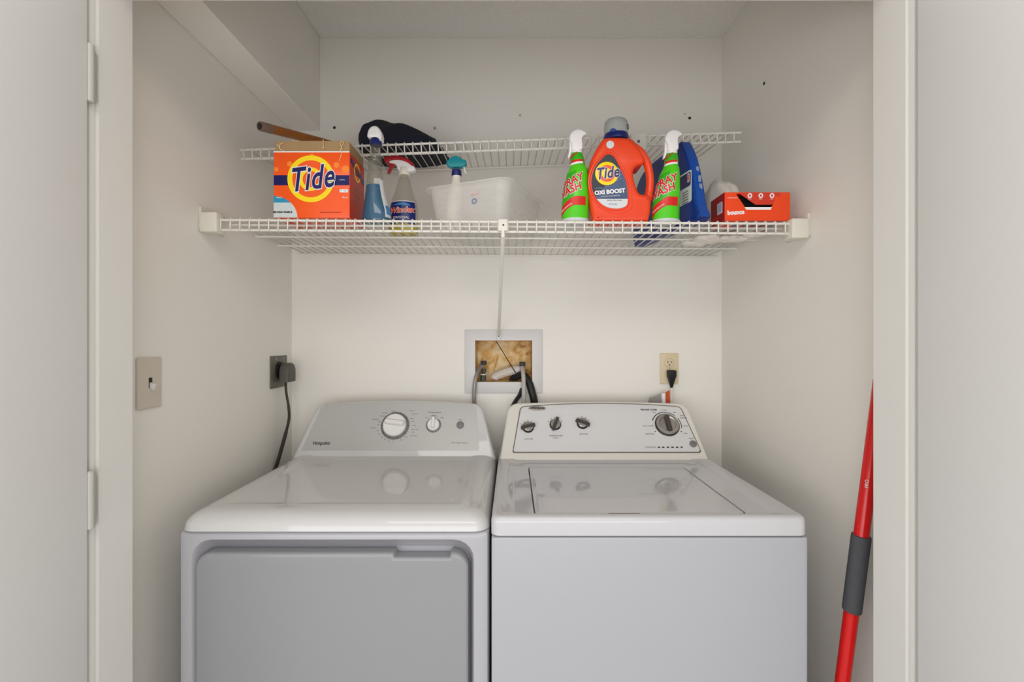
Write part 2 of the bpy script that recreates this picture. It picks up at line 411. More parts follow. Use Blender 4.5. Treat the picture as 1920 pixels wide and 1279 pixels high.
pan = [(u0, v0)]+[(u1-0.004, v0), (u1, v0+0.004)]
rc = 0.028
pan += arc(u3-rc+0.003, v3-rc+0.002, rc, 5, 90)
for k in range(1, 10):
    t = k/10; pan.append((u3-rc+(u2+rc-u3+rc)*t, v3+0.002+0.010*4*t*(1-t)*0.9))
pan += arc(u2+rc, v2-rc+0.002, rc, 90, 160)
dpan = fin('control_panel', curve_solid(cfr, pan, half=0.001, w=0.0005), 'dryer_panel', dr)
# dial
u, v = cfr.hit(741, 799)
fin('dial_ring', disc(cfr, u, v, [(0.049, 0.001), (0.049, 0.0022), (0.046, 0.0026)]), 'ring', dr)
b = bmesh.new()
for k in range(30):
    a = 2*PI*k/30; c, s = math.cos(a), math.sin(a)
    tube([cfr.pt(u+c*0.0425, v+s*0.0425, 0.003), cfr.pt(u+c*0.048, v+s*0.048, 0.003)], 0.0008 if k % 3 else 0.0014, 4, bm=b)
fin('dial_marks', b, 'ink', dr)
kb = disc(cfr, u, v, [(0.039, 0.002), (0.040, 0.008), (0.039, 0.014), (0.035, 0.017), (0.006, 0.0175)])
ang = math.radians(172)
rb = loft([[Vector((a, c, z)) for a, c in rrect(0, 0, ln, wd, 0.008)] for ln, wd, z in ((0.072, 0.022, 0.014), (0.068, 0.018, 0.024), (0.062, 0.012, 0.028))])
bmesh.ops.transform(rb, matrix=cfr.m @ Matrix.Translation((u+0.001, v+0.006, 0)) @ Matrix.Rotation(ang, 4, 'Z'), verts=rb.verts)
fin('dial_knob', merge(kb, rb), 'knobwhite', dr)
b = None
lbl = [('Cottons', 772, 771), ('Easy Care', 806-28, 777), ('Normal', 722, 775), ('Delicates', 718, 781), ('Timed Dry', 704, 787), ('Bulky', 712, 791), ('80', 710, 797), ('Less Dry', 700, 803), ('60', 708, 808), ('50', 711, 815), ('40', 716, 821), ('30', 722, 825), ('20', 729, 828), ('10', 737, 828), ('Off', 752, 826), ('Extra', 762, 820), ('More Dry', 776, 818), ('Dry', 775, 811), ('Sensor Dry', 778, 806), ('Damp', 777, 799), ('Rack', 774, 791), ('Towels', 772, 786), ('Casual', 738, 772)]
for s, a, c in lbl:
    uu, vv = cfr.hit(a, c); b = text(cfr, s, uu, vv, 0.0052, None, None, w=0.0018, bm=b)
fin('dial_lettering', b, 'inkgrey', dr, kind='stuff')
u, v = cfr.hit(813, 798)
fin('dial_ring', ann(cfr, u, v, 0.010, 0.0265, w=0.0016, a0=125, a1=415), 'ring', dr)
kb = disc(cfr, u, v, [(0.0205, 0.001), (0.0208, 0.010), (0.019, 0.013), (0.004, 0.0133)], 24)
rb = loft([[Vector((a, c, z)) for a, c in rrect(0, 0.006, wd, ln, 0.004)] for ln, wd, z in ((0.042, 0.014, 0.008), (0.040, 0.012, 0.018), (0.036, 0.008, 0.021))])
bmesh.ops.transform(rb, matrix=cfr.m @ Matrix.Translation((u, v, 0)), verts=rb.verts)
fin('temperature_knob', merge(kb, rb), 'knobwhite', dr)
b = None
for s, a, c, z in (('Temperature', 815, 774, 0.0085), ('Medium', 814, 780, 0.0055), ('Low', 800, 784, 0.0055), ('High', 829, 784, 0.0055), ('Start', 863, 788, 0.0065)):
    uu, vv = cfr.hit(a, c); b = text(cfr, s, uu, vv, z, None, None, w=0.0018, bm=b, offset=0.0001)
uu, vv = cfr.hit(862, 831); b = text(cfr, 'Extra Large Capacity', uu, vv, 0.0065, None, None, w=0.0018, bm=b)
fin('panel_lettering', b, 'inkgrey', dr, kind='stuff')
uu, vv = cfr.hit(603, 832); text(cfr, 'Hotpoint', uu, vv, 0.0155, 'ink', dr, name='maker_lettering', w=0.0018, offset=0.0004)
u, v = cfr.hit(863, 798)
fin('start_button', disc(cfr, u, v, [(0.0128, 0.001), (0.0128, 0.005), (0.011, 0.006), (0.002, 0.0062)], 24), 'ring', dr)
for x in (DX0+0.06, DX1-0.06):
    for y in (DF+0.06, DB-0.06): fin('foot', lathe([(0.02, 0), (0.02, 0.012), (0.012, 0.03)], Matrix.Translation((x, y, 0))), 'black', dr)

# ---------------------------------------------------------------- washer
WX0, WX1, WF, WB = -0.0445, 0.6415, 1.016, 1.70
wcx = (WX0+WX1)/2
wa = thing('washing_machine', 'white top-loading washing machine with silver knobs, right of the dryer', 'washing machine', (wcx, (WF+WB)/2, 0))
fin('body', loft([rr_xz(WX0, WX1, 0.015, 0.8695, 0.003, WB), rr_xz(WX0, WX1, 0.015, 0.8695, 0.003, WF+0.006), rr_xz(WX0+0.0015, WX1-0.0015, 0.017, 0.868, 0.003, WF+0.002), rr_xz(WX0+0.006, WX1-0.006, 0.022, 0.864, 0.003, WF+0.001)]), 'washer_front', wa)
prof = [(0.003, 0.8715), (0.0, 0.874), (0.0, 0.902), (0.001, 0.9075), (0.0035, 0.9115), (0.008, 0.914), (0.014, 0.9145)]
rings = slab_rings(WX0-0.001, WX1+0.001, WF-0.001, WB, prof, 0.018)
lx0, lx1, ly0, ly1 = 0.0515, 0.519, 1.043, 1.425
def rr_xy(x0, x1, y0, y1, r, z): return [Vector((a, c, z)) for a, c in rrect((x0+x1)/2, (y0+y1)/2, x1-x0, y1-y0, r, 6)]
rings += [rr_xy(0.001, 0.588, WF+0.018, 1.52, 0.02, 0.9143), rr_xy(0.004, 0.585, WF+0.021, 1.517, 0.018, 0.9120), rr_xy(0.008, 0.580, WF+0.0235, 1.513, 0.016, 0.9112),
          rr_xy(lx0-0.003, lx1+0.003, ly0-0.003, ly1+0.003, 0.012, 0.9112), rr_xy(lx0-0.003, lx1+0.003, ly0-0.003, ly1+0.003, 0.012, 0.893)]
fin('top_cover', loft(rings), 'washer', wa, sharp=0.75)
rings = [rr_xy(lx0, lx1, ly0, ly1, 0.010, 0.8935), rr_xy(lx0, lx1, ly0, ly1, 0.010, 0.909), rr_xy(lx0+0.001, lx1-0.001, ly0+0.001, ly1-0.001, 0.010, 0.9112), rr_xy(lx0+0.004, lx1-0.004, ly0+0.004, ly1-0.004, 0.010, 0.9122), rr_xy(lx0+0.012, lx1-0.012, ly0+0.012, ly1-0.012, 0.010, 0.9124)]
fin('lid', loft(rings), 'washer', wa)
fin('lid_grip', box(0.215, 0.285, ly0-0.0036, ly0+0.0015, 0.905, 0.9126, 0.001, 1), 'groove', wa)
wfr = Frame((wcx, 1.512, 0.909), (1, 0, 0), (0, 0.128, 0.172))
fin('console', curve_solid(wfr, bulged(0.340, 0.312, 0.214, 0.006, 0.04, low=-0.003), half=0.03, bev=0.010, w=-0.03), 'washer_con', wa)
def panel_pts(grow):
    a0, b0 = wfr.hit(963, 848); a1, b1 = wfr.hit(1313, 848); a2, b2 = wfr.hit(976, 764); a3, b3 = wfr.hit(1276, 764)
    g = grow; r = 0.016+g
    p = [(a0-g, b0-g+0.004), (a0-g+0.004, b0-g), (a1+g-0.006, b0-g), (a1+g, b0-g+0.006)]
    p += arc(a3-0.016, b3-0.016, r, 12, 85)
    for k in range(1, 12):
        t = k/12; p.append((a3-0.016+(a2-a3+0.032)*t, b3+g+0.012*4*t*(1-t)))
    p += arc(a2+0.016, b2-0.016, r, 95, 170)
    return p
fin('panel_groove', curve_solid(wfr, panel_pts(0.004), half=0.0005, w=0.0004), 'groove', wa)
fin('control_panel', curve_solid(wfr, panel_pts(0.0), half=0.0015, bev=0.0008, seg=2, w=0.0012), 'washer_panel', wa)
def small_knob(x, y, ang, sc=1.0, barlen=0.05):
    u, v = wfr.hit(x, y)
    base = fin('knob', disc(wfr, u, v, [(0.0195*sc, 0.002), (0.0195*sc, 0.008), (0.0175*sc, 0.010), (0.017*sc, 0.009)], 28), 'black', wa)
    fin('knob_face', disc(wfr, u, v, [(0.0165*sc, 0.006), (0.0165*sc, 0.0115), (0.013*sc, 0.0145), (0.002, 0.015)], 28), 'silver', base)
    rb = loft([[Vector((a, c, z)) for a, c in rrect(0, 0, ln, wd, 0.004)] for ln, wd, z in ((barlen, 0.012, 0.009), (barlen*0.97, 0.011, 0.018), (barlen*0.85, 0.006, 0.022))])
    bmesh.ops.transform(rb, matrix=wfr.m @ Matrix.Translation((u, v, 0)) @ Matrix.Rotation(math.radians(ang), 4, 'Z'), verts=rb.verts)
    fin('knob_grip', rb, 'darksilver', base)
    b = bmesh.new()
    for k in range(5):
        a = math.radians(30+30*k); c, s = math.cos(a), math.sin(a)
        tube([wfr.pt(u+c*0.024, v+s*0.024, 0.0032), wfr.pt(u+c*0.028, v+s*0.028, 0.0032)], 0.0010, 4, bm=b)
    fin('knob_marks', b, 'ink', wa)
small_knob(990, 803, 15); small_knob(1041, 798, 68); small_knob(1092, 796, -22)
u, v = wfr.hit(1250, 799)
big = fin('cycle_knob', disc(wfr, u, v, [(0.047, 0.002), (0.047, 0.005), (0.045, 0.006), (0.044, 0.0055)], 48), 'washer_con', wa)
fin('knob_ring', disc(wfr, u, v, [(0.0405, 0.003), (0.0405, 0.010), (0.038, 0.012), (0.037, 0.011)], 48), 'black', big)
fin('knob_face', disc(wfr, u, v, [(0.0375, 0.006), (0.0375, 0.013), (0.034, 0.018), (0.028, 0.0185), (0.025, 0.016), (0.002, 0.017)], 48), 'silver', big)
rb = loft([[Vector((a, c, z)) for a, c in rrect(0, 0, ln, wd, 0.006)] for ln, wd, z in ((0.060, 0.018, 0.014), (0.058, 0.015, 0.026), (0.050, 0.008, 0.031))])
bmesh.ops.transform(rb, matrix=wfr.m @ Matrix.Translation((u, v, 0)) @ Matrix.Rotation(math.radians(93), 4, 'Z'), verts=rb.verts)
fin('knob_grip', rb, 'darksilver', big)
fin('cycle_arc', ann(wfr, u, v, 0.0475, 0.0505, w=0.0032, a0=48, a1=158), 'inkblue', wa, )
fin('cycle_arc', ann(wfr, u, v, 0.0475, 0.0505, w=0.0032, a0=-12, a1=32), 'inkgreen', wa)
b = bmesh.new()
for a in (182, 208, -28):
    a = math.radians(a); c, s = math.cos(a), math.sin(a)
    tube([wfr.pt(u+c*0.047, v+s*0.047, 0.0032), wfr.pt(u+c*0.0515, v+s*0.0515, 0.0032)], 0.0015, 4, bm=b)
fin('cycle_marks', b, 'ink', wa, kind='stuff')
b = None
for s, a, c, z in (('LOAD SIZE', 991, 824.5, 0.006), ('TEMPERATURE', 1042, 818.5, 0.007), ('Wash/Rinse', 1042, 822.5, 0.004), ('OPTIONS', 1094, 815.5, 0.007), ('Heavy Duty', 1213, 800, 0.0062), ('Whites', 1226, 774.5, 0.005), ('Normal', 1244, 770.5, 0.006), ('Light', 1264, 774.5, 0.005), ('Casual', 1279, 780.5, 0.0062), ('Delicates', 1281, 785, 0.0062), ('Rinse', 1285, 800, 0.0062), ('Soak', 1285, 814, 0.0062), ('Extra Rinse', 1218, 815, 0.0062), ('CYCLE STATUS', 1219, 840, 0.0052), ('START', 1296, 823.5, 0.0058)):
    uu, vv = wfr.hit(a, c); b = text(wfr, s, uu, vv, z, None, None, w=0.0032, bm=b)
fin('panel_lettering', b, 'inkgrey', wa, kind='stuff')
uu, vv = wfr.hit(1216, 769.5); text(wfr, 'Normal Cycles', uu, vv, 0.0092, 'ink', wa, name='heading_lettering', w=0.0032, offset=0.0002)
b = None
for k, x in enumerate((1235, 1243, 1252, 1260.5, 1269, 1277.5)):
    uu, vv = wfr.hit(x, 840); b = curve_solid(wfr, rrect(uu, vv, 0.0085 if k < 5 else 0.007, 0.0036, 0.0012), half=0.0004, w=0.0031, bm=b)
fin('status_lights', b, 'black', wa)
uu, vv = wfr.hit(1299, 834)
sb = fin('start_button', disc(wfr, uu, vv, [(0.0115, 0.002), (0.0115, 0.006), (0.0095, 0.0072), (0.002, 0.0072)], 24), 'ring', wa)
fin('button_centre', ann(wfr, uu, vv, 0.003, 0.0045, w=0.0075), 'inkgrey', sb)
uu, vv = wfr.hit(1007, 767.5)
pts = [(uu+0.0300*math.cos(2*PI*k/32), vv+0.0092*math.sin(2*PI*k/32)) for k in range(32)]
ob = fin('oval_badge', curve_solid(wfr, pts, half=0.0012, bev=0.0008, seg=2, w=0.0035), 'silver', wa)
text(wfr, 'Whirlpool', uu, vv+0.0005, 0.0112, 'ink', ob, w=0.0052, shear=0.25, offset=0.0002)
for x in (WX0+0.06, WX1-0.06):
    for y in (WF+0.06, WB-0.06): fin('foot', lathe([(0.02, 0), (0.02, 0.012), (0.012, 0.03)], Matrix.Translation((x, y, 0))), 'black', wa)

# ---------------------------------------------------------------- washer supply box in the back wall
lb = thing('supply_box', 'recessed washer supply box with pale frame and rust-stained back, above the appliances', 'wall box', (-0.031, YB, 1.218))
rings = [rect_ring(-0.177, 0.114, 1.100, 1.3375, YB-0.0005), rect_ring(-0.177, 0.114, 1.100, 1.3375, YB-0.005), rect_ring(-0.174, 0.111, 1.103, 1.3345, YB-0.007), rect_ring(hx0+0.001, hx1-0.001, hz0+0.001, hz1-0.001, YB-0.007), rect_ring(hx0+0.001, hx1-0.001, hz0+0.001, hz1-0.001, YB+0.004)]
fin('frame', loft(rings, None, False, False), 'boxframe', lb)
rings = [rect_ring(hx0+0.0015, hx1-0.0015, hz0+0.0015, hz1-0.0015, YB+0.002), rect_ring(hx0+0.004, hx1-0.004, hz0+0.004, hz1-0.004, YB+0.075)]
fin('recess', loft(rings, None, False, True), 'stain', lb)
def valve(x, y):
    b = lathe([(0.006, 0), (0.006, 0.03), (0.009, 0.032), (0.009, 0.045)], Matrix.Translation(px(x, y, YB+0.035)-Vector((0, 0, 0.045))), 16)
    return b
vl = fin('valve', valve(907, 692), 'brass', lb)
fin('valve_handle', box(*[c for a in ((px(901, 0, 1.78).x, px(912, 0, 1.78).x), (1.775, 1.80)) for c in a], px(0, 684, 1.79).z, px(0, 677, 1.79).z, 0.002), 'black', vl)
fin('coupling', lathe([(0.010, 0), (0.011, 0.012), (0.010, 0.024)], Matrix.Translation(px(906, 716, 1.785)), 12), 'brass', vl)
fin('coupling_ring', lathe([(0.0095, 0), (0.0115, 0.001), (0.0115, 0.004), (0.0095, 0.005)], Matrix.Translation(px(906, 704, 1.785)), 12), 'white', vl)
vr = fin('valve', valve(980, 695), 'brass', lb)
fin('valve_handle', box(px(974, 0, 1.78).x, px(985, 0, 1.78).x, 1.775, 1.80, px(0, 687, 1.79).z, px(0, 679, 1.79).z, 0.002), 'black', vr)
P = smooth([px(926, 712, 1.795), px(930, 706, 1.795), px(945, 700, 1.79), px(962, 695, 1.785), px(975, 692, 1.79)], 4)
fin('crusted_outlet', tube(P, [0.012, 0.0165]+[0.0165]*(len(P)-4)+[0.014, 0.012], 10), 'crust', lb)
h1 = tag(fin('supply_hose', tube(smooth([px(906, 686, 1.785), px(899, 692, 1.770), px(893, 706, 1.745), px(890, 722, 1.735), px(889, 745, 1.738), px(890, 775, 1.742), px(890, 900, 1.745)], 6), 0.0076, 10), 'hose'), 'grey braided water hose leaving the left valve of the supply box', 'hose')
h2 = tag(fin('supply_hose', tube(smooth([px(979, 688, 1.785), px(980, 694, 1.765), px(981.5, 708, 1.742), px(982, 730, 1.735), px(982, 760, 1.735), px(982, 900, 1.735)], 6), 0.0078, 10), 'whitehose'), 'pale grey water hose hanging from the right valve of the supply box', 'hose')
tag(fin('drain_hose', tube(smooth([px(958, 716, 1.80), px(968, 707, 1.785), px(981, 704, 1.768), px(991, 716, 1.752), px(997, 734, 1.742), px(1003, 765, 1.742), px(1010, 860, 1.742)], 8), [0.010]*3+[0.014]*46, 12), 'black'), 'thick black drain hose behind the pale water hose in the supply box', 'hose')
tag(fin('black_strap', tube(smooth([px(978, 728, 1.756), px(975, 740, 1.752), px(967, 752, 1.748), px(958, 768, 1.748)], 5), [0.003]+[0.0075]*14+[0.0075], 8), 'black'), 'short black strap slanting down left of the pale hose, behind the washer', 'strap')
fin('thin_cord', tube([px(930, 640, 1.752), px(967, 700, 1.768)], 0.0017, 6), 'black', lb)

# ---------------------------------------------------------------- wall plates
sw = thing('light_switch', 'almond toggle light switch on the left wall', 'light switch', (XL, 1.064, 1.2))
sfr = Frame((XL, 1.064, 1.200), (0, 1, 0), (0, 0, 1))
fin('cover_plate', curve_solid(sfr, rrect(0, 0, 0.070, 0.1145, 0.003), half=0.003, bev=0.002, seg=2, w=0.0032), 'almond', sw)
fin('toggle_slot', curve_solid(sfr, rrect(0.0, 0.0, 0.0095, 0.024, 0.001), half=0.0006, w=0.0064), 'anchor', sw)
tb = box(-0.0035, 0.0035, -0.010, 0.004, 0, 0.014, 0.0015, 2)
bmesh.ops.transform(tb, matrix=sfr.m @ Matrix.Translation((0, -0.002, 0.005)) @ Matrix.Rotation(math.radians(20), 4, 'X'), verts=tb.verts)
fin('toggle', tb, 'knobwhite', sw)
for dz in (0.030, -0.030): fin('screw', disc(sfr, 0, dz, [(0.003, 0.006), (0.003, 0.0068), (0.0015, 0.0073)], 12), 'almond', sw)

do = thing('dryer_outlet', 'square dark grey metal dryer outlet on the left wall near the corner', 'outlet', (XL, 1.658, 1.187))
ofr = Frame((XL, 1.658, 1.187), (0, 1, 0), (0, 0, 1))
fin('cover_plate', curve_solid(ofr, rrect(0, 0, 0.117, 0.1125, 0.003), half=0.0015, bev=0.0008, seg=1, w=0.0018), 'greyplate', do)
fin('socket', disc(ofr, 0.004, 0.004, [(0.031, 0.002), (0.031, 0.009), (0.027, 0.011)], 32), 'black', do)
for a, c in ((-0.02, 0.045), (0.03, 0.045), (-0.028, -0.04)): fin('screw', disc(ofr, a, c, [(0.0035, 0.003), (0.0035, 0.0042), (0.002, 0.0048)], 12), 'silver', do)
pw = thing('dryer_power_cord', 'dark flat dryer power cord with angled grey plug, hanging down behind the dryer', 'power cord', (XL+0.03, 1.66, 1.18))
pb = curve_solid(Frame((XL+0.030, 1.664, 1.188), (0, 1, 0), (0, 0, 1)), arc(0, 0.0, 0.030, 0, 180, 12)+[(-0.030, -0.038), (0.030, -0.038)], half=0.017, bev=0.006, seg=3)
fin('plug', pb, 'plug', pw)
fin('cord', tube(smooth([px(536, 712, 1.66), px(536.5, 735, 1.66), px(541, 762, 1.66), px(542, 785, 1.66), px(536, 812, 1.655), px(527, 845, 1.64), px(519, 872, 1.63), px(508, 905, 1.62), px(500, 1000, 1.62)], 6), [0.0075]*12+[0.0085]*12+[0.011]*25, 10, flat=0.55, flatdir=(1, 0.25, 0)), 'cord', pw)

wo = thing('wall_outlet', 'ivory duplex wall outlet above the washer console', 'outlet', (0.588, YB, 1.192))
wof = Frame((0.588, YB, 1.192), (1, 0, 0), (0, 0, 1))
fin('cover_plate', curve_solid(wof, rrect(0, 0, 0.0685, 0.1145, 0.003), half=0.003, bev=0.002, seg=2, w=0.0032), 'ivory', wo)
for dz in (0.0215, -0.0215):
    rc_ = fin('receptacle', ann(wof, 0, dz, 0.0155, 0.0168, w=0.0066) if False else disc(wof, 0, dz, [(0.0165, 0.005), (0.0165, 0.0072), (0.0155, 0.0078)], 28), 'ivory', wo)
    b = curve_solid(wof, rrect(-0.0062, dz+0.003, 0.0025, 0.0085, 0.0006), half=0.0003, w=0.0079)
    b = curve_solid(wof, rrect(0.0062, dz+0.003, 0.0025, 0.0075, 0.0006), half=0.0003, w=0.0079, bm=b)
    b = disc(wof, 0, dz-0.0075, [(0.0025, 0.0076), (0.0025, 0.0082)], 12, bm=b)
    fin('slots', b, 'anchor', rc_)
    fin('rim', ann(wof, 0, dz, 0.0160, 0.0172, w=0.0072), 'patch', rc_)
fin('screw', disc(wof, 0, 0, [(0.0028, 0.006), (0.0028, 0.0068), (0.001, 0.0072)], 12), 'silver', wo)
wp = thing('washer_power_cord', 'black plug and cord in the lower socket of the ivory outlet', 'power cord', (0.588, YB-0.02, 1.16))
cx_ = 0.590
rings = [[Vector((cx_+a, YB-0.024+c, z)) for a, c in rrect(0, 0, ww, dd, 0.004)] for z, ww, dd in ((1.1870, 0.026, 0.028), (1.1855, 0.029, 0.031), (1.165, 0.029, 0.030), (1.157, 0.024, 0.026), (1.140, 0.016, 0.018), (1.124, 0.009, 0.010), (1.121, 0.0065, 0.0065))]
fin('plug', loft(rings), 'black', wp)
fin('cord', tube(smooth([(cx_, YB-0.024, 1.126), (cx_, YB-0.026, 1.10), (cx_-0.004, YB-0.034, 1.06), (cx_-0.004, YB-0.034, 0.9)], 4), 0.0038, 8), 'cream', wp)
tg = thing('cord_tag', 'small grey, white and orange printed tag on the washer power cord', 'tag', (0.57, YB-0.04, 1.08))
tf = FV(YB-0.045)
def tagpoly(pts, m, w=0):
    fin('tag_panel', curve_solid(tf, [tf.hit(a, c) for a, c in pts], half=0.0005, w=w), m, tg)
tagpoly([(1214, 762), (1217, 747), (1240, 739), (1243, 762)], 'tag'); tagpoly([(1240, 739), (1248, 737), (1250, 764), (1242, 764)], 'white', 0.0012)
tagpoly([(1247, 736), (1255, 732), (1256, 764), (1248, 764)], 'copper', 0.0024)

# small holes and plugs left in the walls
def anchor(x, y, r, m, label, wall='back'):
    if wall == 'back':
        fr = FV(YB); 
    else:
        fr = Frame((XR, 0, 0), (0, -1, 0), (0, 0, 1))
    u, v = fr.hit(x, y)
    o = fin('wall_anchor', disc(fr, u, v, [(r, 0.0002), (r, 0.001), (r*0.7, 0.0022), (r*0.3, 0.0015)], 10), m)
    tag(o, label, 'wall anchor')
anchor(627, 240, 0.0055, 'anchor', 'dark empty screw anchor in the back wall above the orange detergent box')
anchor(1293, 222, 0.0055, 'anchor', 'dark empty screw anchor in the back wall above the blue jug')
anchor(1433, 157, 0.005, 'anchor', 'small dark anchor high on the right wall', 'right')
anchor(815, 241, 0.006, 'patch', 'pale filled hole in the back wall right of the navy bag')
anchor(975, 217, 0.004, 'patch', 'pale filled hole in the back wall above the middle of the upper shelf')
anchor(1284, 214, 0.003, 'patch', 'tiny pale spot on the back wall beside the dark anchor above the blue jug')

# ---------------------------------------------------------------- wire shelves
def wire_mesh(depth, lip, r):
    b = tube([Vector((0, depth, 0)), Vector((0, 0.003, 0)), Vector((0, -0.0005, -0.003)), Vector((0, -0.0005, -lip))], r, 6)
    bmesh.ops.recalc_face_normals(b, faces=b.faces)
    for f in b.faces: f.smooth = True
    me = bpy.data.meshes.new('wire'); b.to_mesh(me); b.free(); me.materials.append(M['wire']); return me
def wire_shelf(name, label, loc, rot, length, depth, lip, rails, r, x_first, n, rail_r=0.0032):
    t = thing(name, label, 'shelf', loc, None); t['_o'] = (0, 0, 0); t.rotation_euler = rot
    me = wire_mesh(depth, lip, r)
    for k in range(n):
        o = bpy.data.objects.new('wire', me); COL.objects.link(o); o.parent = t; o.location = (x_first+k*0.0254, 0, 0)
    for (y, z) in rails:
        fin('rail', tube([(0, y, z), (length, y, z)], rail_r, 8), 'wire', t)
    return t
# main shelf
MZ = 1.619; TL = 0.0065
def deck(X): return MZ-TL*X
ms = wire_shelf('wire_shelf', 'wide white wire shelf holding the detergents, the lower of two', (-0.790, 1.246, deck(-0.790)-0.0022), (0, TL, 0), 1.548, 0.492, 0.033,
                [(0.003, -0.0050), (0.0045, -0.0310), (0.055, -0.0050), (0.200, -0.0050), (0.338, -0.0050), (0.488, -0.0050)], 0.0020, 0.017, 60)
# end brackets
def bracket(side):
    X = XL if side < 0 else XR; s = -side
    z1 = deck(X)+ (0.010 if side < 0 else 0.004)
    t = thing('shelf_bracket', 'cream plastic end bracket holding the lower shelf to the %s wall' % ('left' if side < 0 else 'right'), 'bracket', (X, 1.25, z1-0.03))
    fin('wall_plate', box(X+s*0.0002, X+s*0.007, 1.236, 1.335, z1-0.045, z1+0.016, 0.002, 2), 'cream', t)
    fin('cup', box(X+s*0.005, X+s*0.050, 1.232, 1.272, z1-0.052, z1, 0.003, 3), 'cream', t)
    fin('screw', lathe([(0.003, 0), (0.003, 0.003)], Matrix.Translation((X+s*0.006, 1.30, z1+0.004)) @ Matrix.Rotation(PI/2, 4, 'Y'), 10), 'anchor', t)
bracket(-1); bracket(1)
# middle brace
br = thing('shelf_brace', 'white diagonal brace from the lower shelf lip down to the back wall', 'brace', (-0.03, 1.25, 1.58))
p0 = px(943, 431, 1.240); p1 = px(935, 628, YB-0.012)
fin('lip_clip', box(p0.x-0.0125, p0.x+0.0125, 1.2375, 1.2435, 1.586, 1.617, 0.002, 2), 'cream', br)
fin('clip_screw', lathe([(0.0025, 0), (0.002, 0.001)], Matrix.Translation((p0.x+0.001, 1.2372, 1.601)) @ Matrix.Rotation(PI/2, 4, 'X'), 10), 'anchor', br)
fin('rod', tube([Vector((p0.x, 1.2405, 1.590)), Vector((p0.x, 1.246, 1.575)), p1], [0.004, 0.0055, 0.0055], 10), 'wire', br)
fin('foot_plate', box(p1.x-0.0075, p1.x+0.0085, YB-0.0135, YB-0.0075, p1.z-0.022, p1.z+0.006, 0.0015, 2), 'boxframe', br)
fin('foot_screw', lathe([(0.0035, 0), (0.002, 0.0015)], Matrix.Translation((p1.x, YB-0.0137, p1.z-0.006)) @ Matrix.Rotation(PI/2, 4, 'X'), 10), 'ring', br)
# upper shelf, sagging to the left
U0 = Vector((-0.818, 1.408, 1.874)); UR = (0.10, -0.0350, 0)
us = wire_shelf('wire_shelf', 'narrow white wire shelf tilting down to the left, the upper of two', U0, UR, 1.508, 0.300, 0.033,
                [(0.003, -0.0050), (0.0045, -0.0310), (0.10, -0.0050), (0.296, -0.0050)], 0.0020, 0.012, 59)
UM = Matrix.Translation(U0) @ Matrix.Rotation(UR[1], 4, 'Y') @ Matrix.Rotation(UR[0], 4, 'X')
import mathutils
UM = Matrix.Translation(U0) @ mathutils.Euler(UR).to_matrix().to_4x4()
def udeck(X, Y):
    p = UM.inverted() @ Vector((X, Y, 1.9)); q_ = UM @ Vector((p.x, p.y, 0.002)); return q_.z
pc = px(1197, 267, 1.400)
cl = thing('shelf_clip', 'square cream clip plate with a hole on the upper shelf lip', 'clip', pc)
fin('plate', box(pc.x-0.0235, pc.x+0.0235, 1.397, 1.4025, pc.z-0.025, pc.z+0.025, 0.002, 2), 'cream', cl)
fin('screw', lathe([(0.0050, 0), (0.0035, 0.002), (0.001, 0.0015)], Matrix.Translation((pc.x, 1.3972, pc.z+0.001)) @ Matrix.Rotation(PI/2, 4, 'X'), 12), 'groove', cl)

# ---------------------------------------------------------------- things on the lower shelf
# orange powder box
zd = deck(-0.54)+0.0012
TB = thing('detergent_box', 'large orange laundry powder box with round yellow logo on the lower shelf', 'detergent box', (-0.53, 1.31, zd))
yF = 1.252; x0, x1 = -0.636, -0.4335; h = 0.176
fin('carton', box(x0, x1, yF, 1.375, zd, zd+h, 0.0015, 2), 'orange', TB)
fin('side_face', box(x1-0.0001, x1+0.0006, yF+0.002, 1.373, zd+0.001, zd+h-0.001), 'orange_side', TB)  # darker orange over the right side of the carton
# torn cardboard collar
outer = rr_xy(x0+0.002, x1-0.001, yF+0.002, 1.373, 0.003, 0)
rings = [[Vector((p.x, p.y, zd+h-0.002)) for p in outer], [Vector((p.x+random.uniform(-.001, .001), p.y, zd+h+0.028+0.0025*math.sin(i*1.3))) for i, p in enumerate(outer)]]
inner = rr_xy(x0+0.004, x1-0.003, yF+0.004, 1.371, 0.003, 0)
rings += [[Vector((p.x, p.y, zd+h+0.027)) for p in inner], [Vector((p.x, p.y, zd+h)) for p in inner]]
fin('cardboard_collar', loft(rings, None, False, True), 'kraft', TB)
fin('front_edge_line', box(x0, x1, yF-0.0008, yF, zd+h-0.0015, zd+h+0.0015), 'white', TB)
bf = FV(yF)
def B(x, y): return bf.hit(x, y)
def bp(pts, m, w, name='print'): return fin(name, curve_solid(bf, pts, half=0.00015, w=w), m, TB)
a, c = B(513.5, 329); a2, c2 = B(655, 348)
bp([(x0+0.0005, c2), (x1-0.0005, c2), (x1-0.0005, c), (x0+0.0005, c)], 'navy', 0.0002, 'navy_band')
for X_, Y_, rr in ((543, 308, 0.007), (518, 318, 0.006), (631, 310, 0.0075), (648, 318, 0.010), (585, 292, 0.005)):
    u, v = B(X_, Y_); fin('bubble_print', disc(bf, u, v, [(rr, 0.0001), (rr, 0.0003)], 20), 'orangespot', TB)
u, v = B(583, 336)
fin('logo_ring', ann(bf, u, v, 0.0495, 0.0625, w=0.0006, half=0.0002, seg=48), 'yellow', TB)
fin('logo_disc', disc(bf, u, v, [(0.0500, 0.0002), (0.0500, 0.0006)], 40), 'orange', TB)
fin('logo_ring', ann(bf, u, v-0.001, 0.0215, 0.0315, w=0.0010, half=0.0002, seg=40), 'yellow', TB)
LW = 0.0665
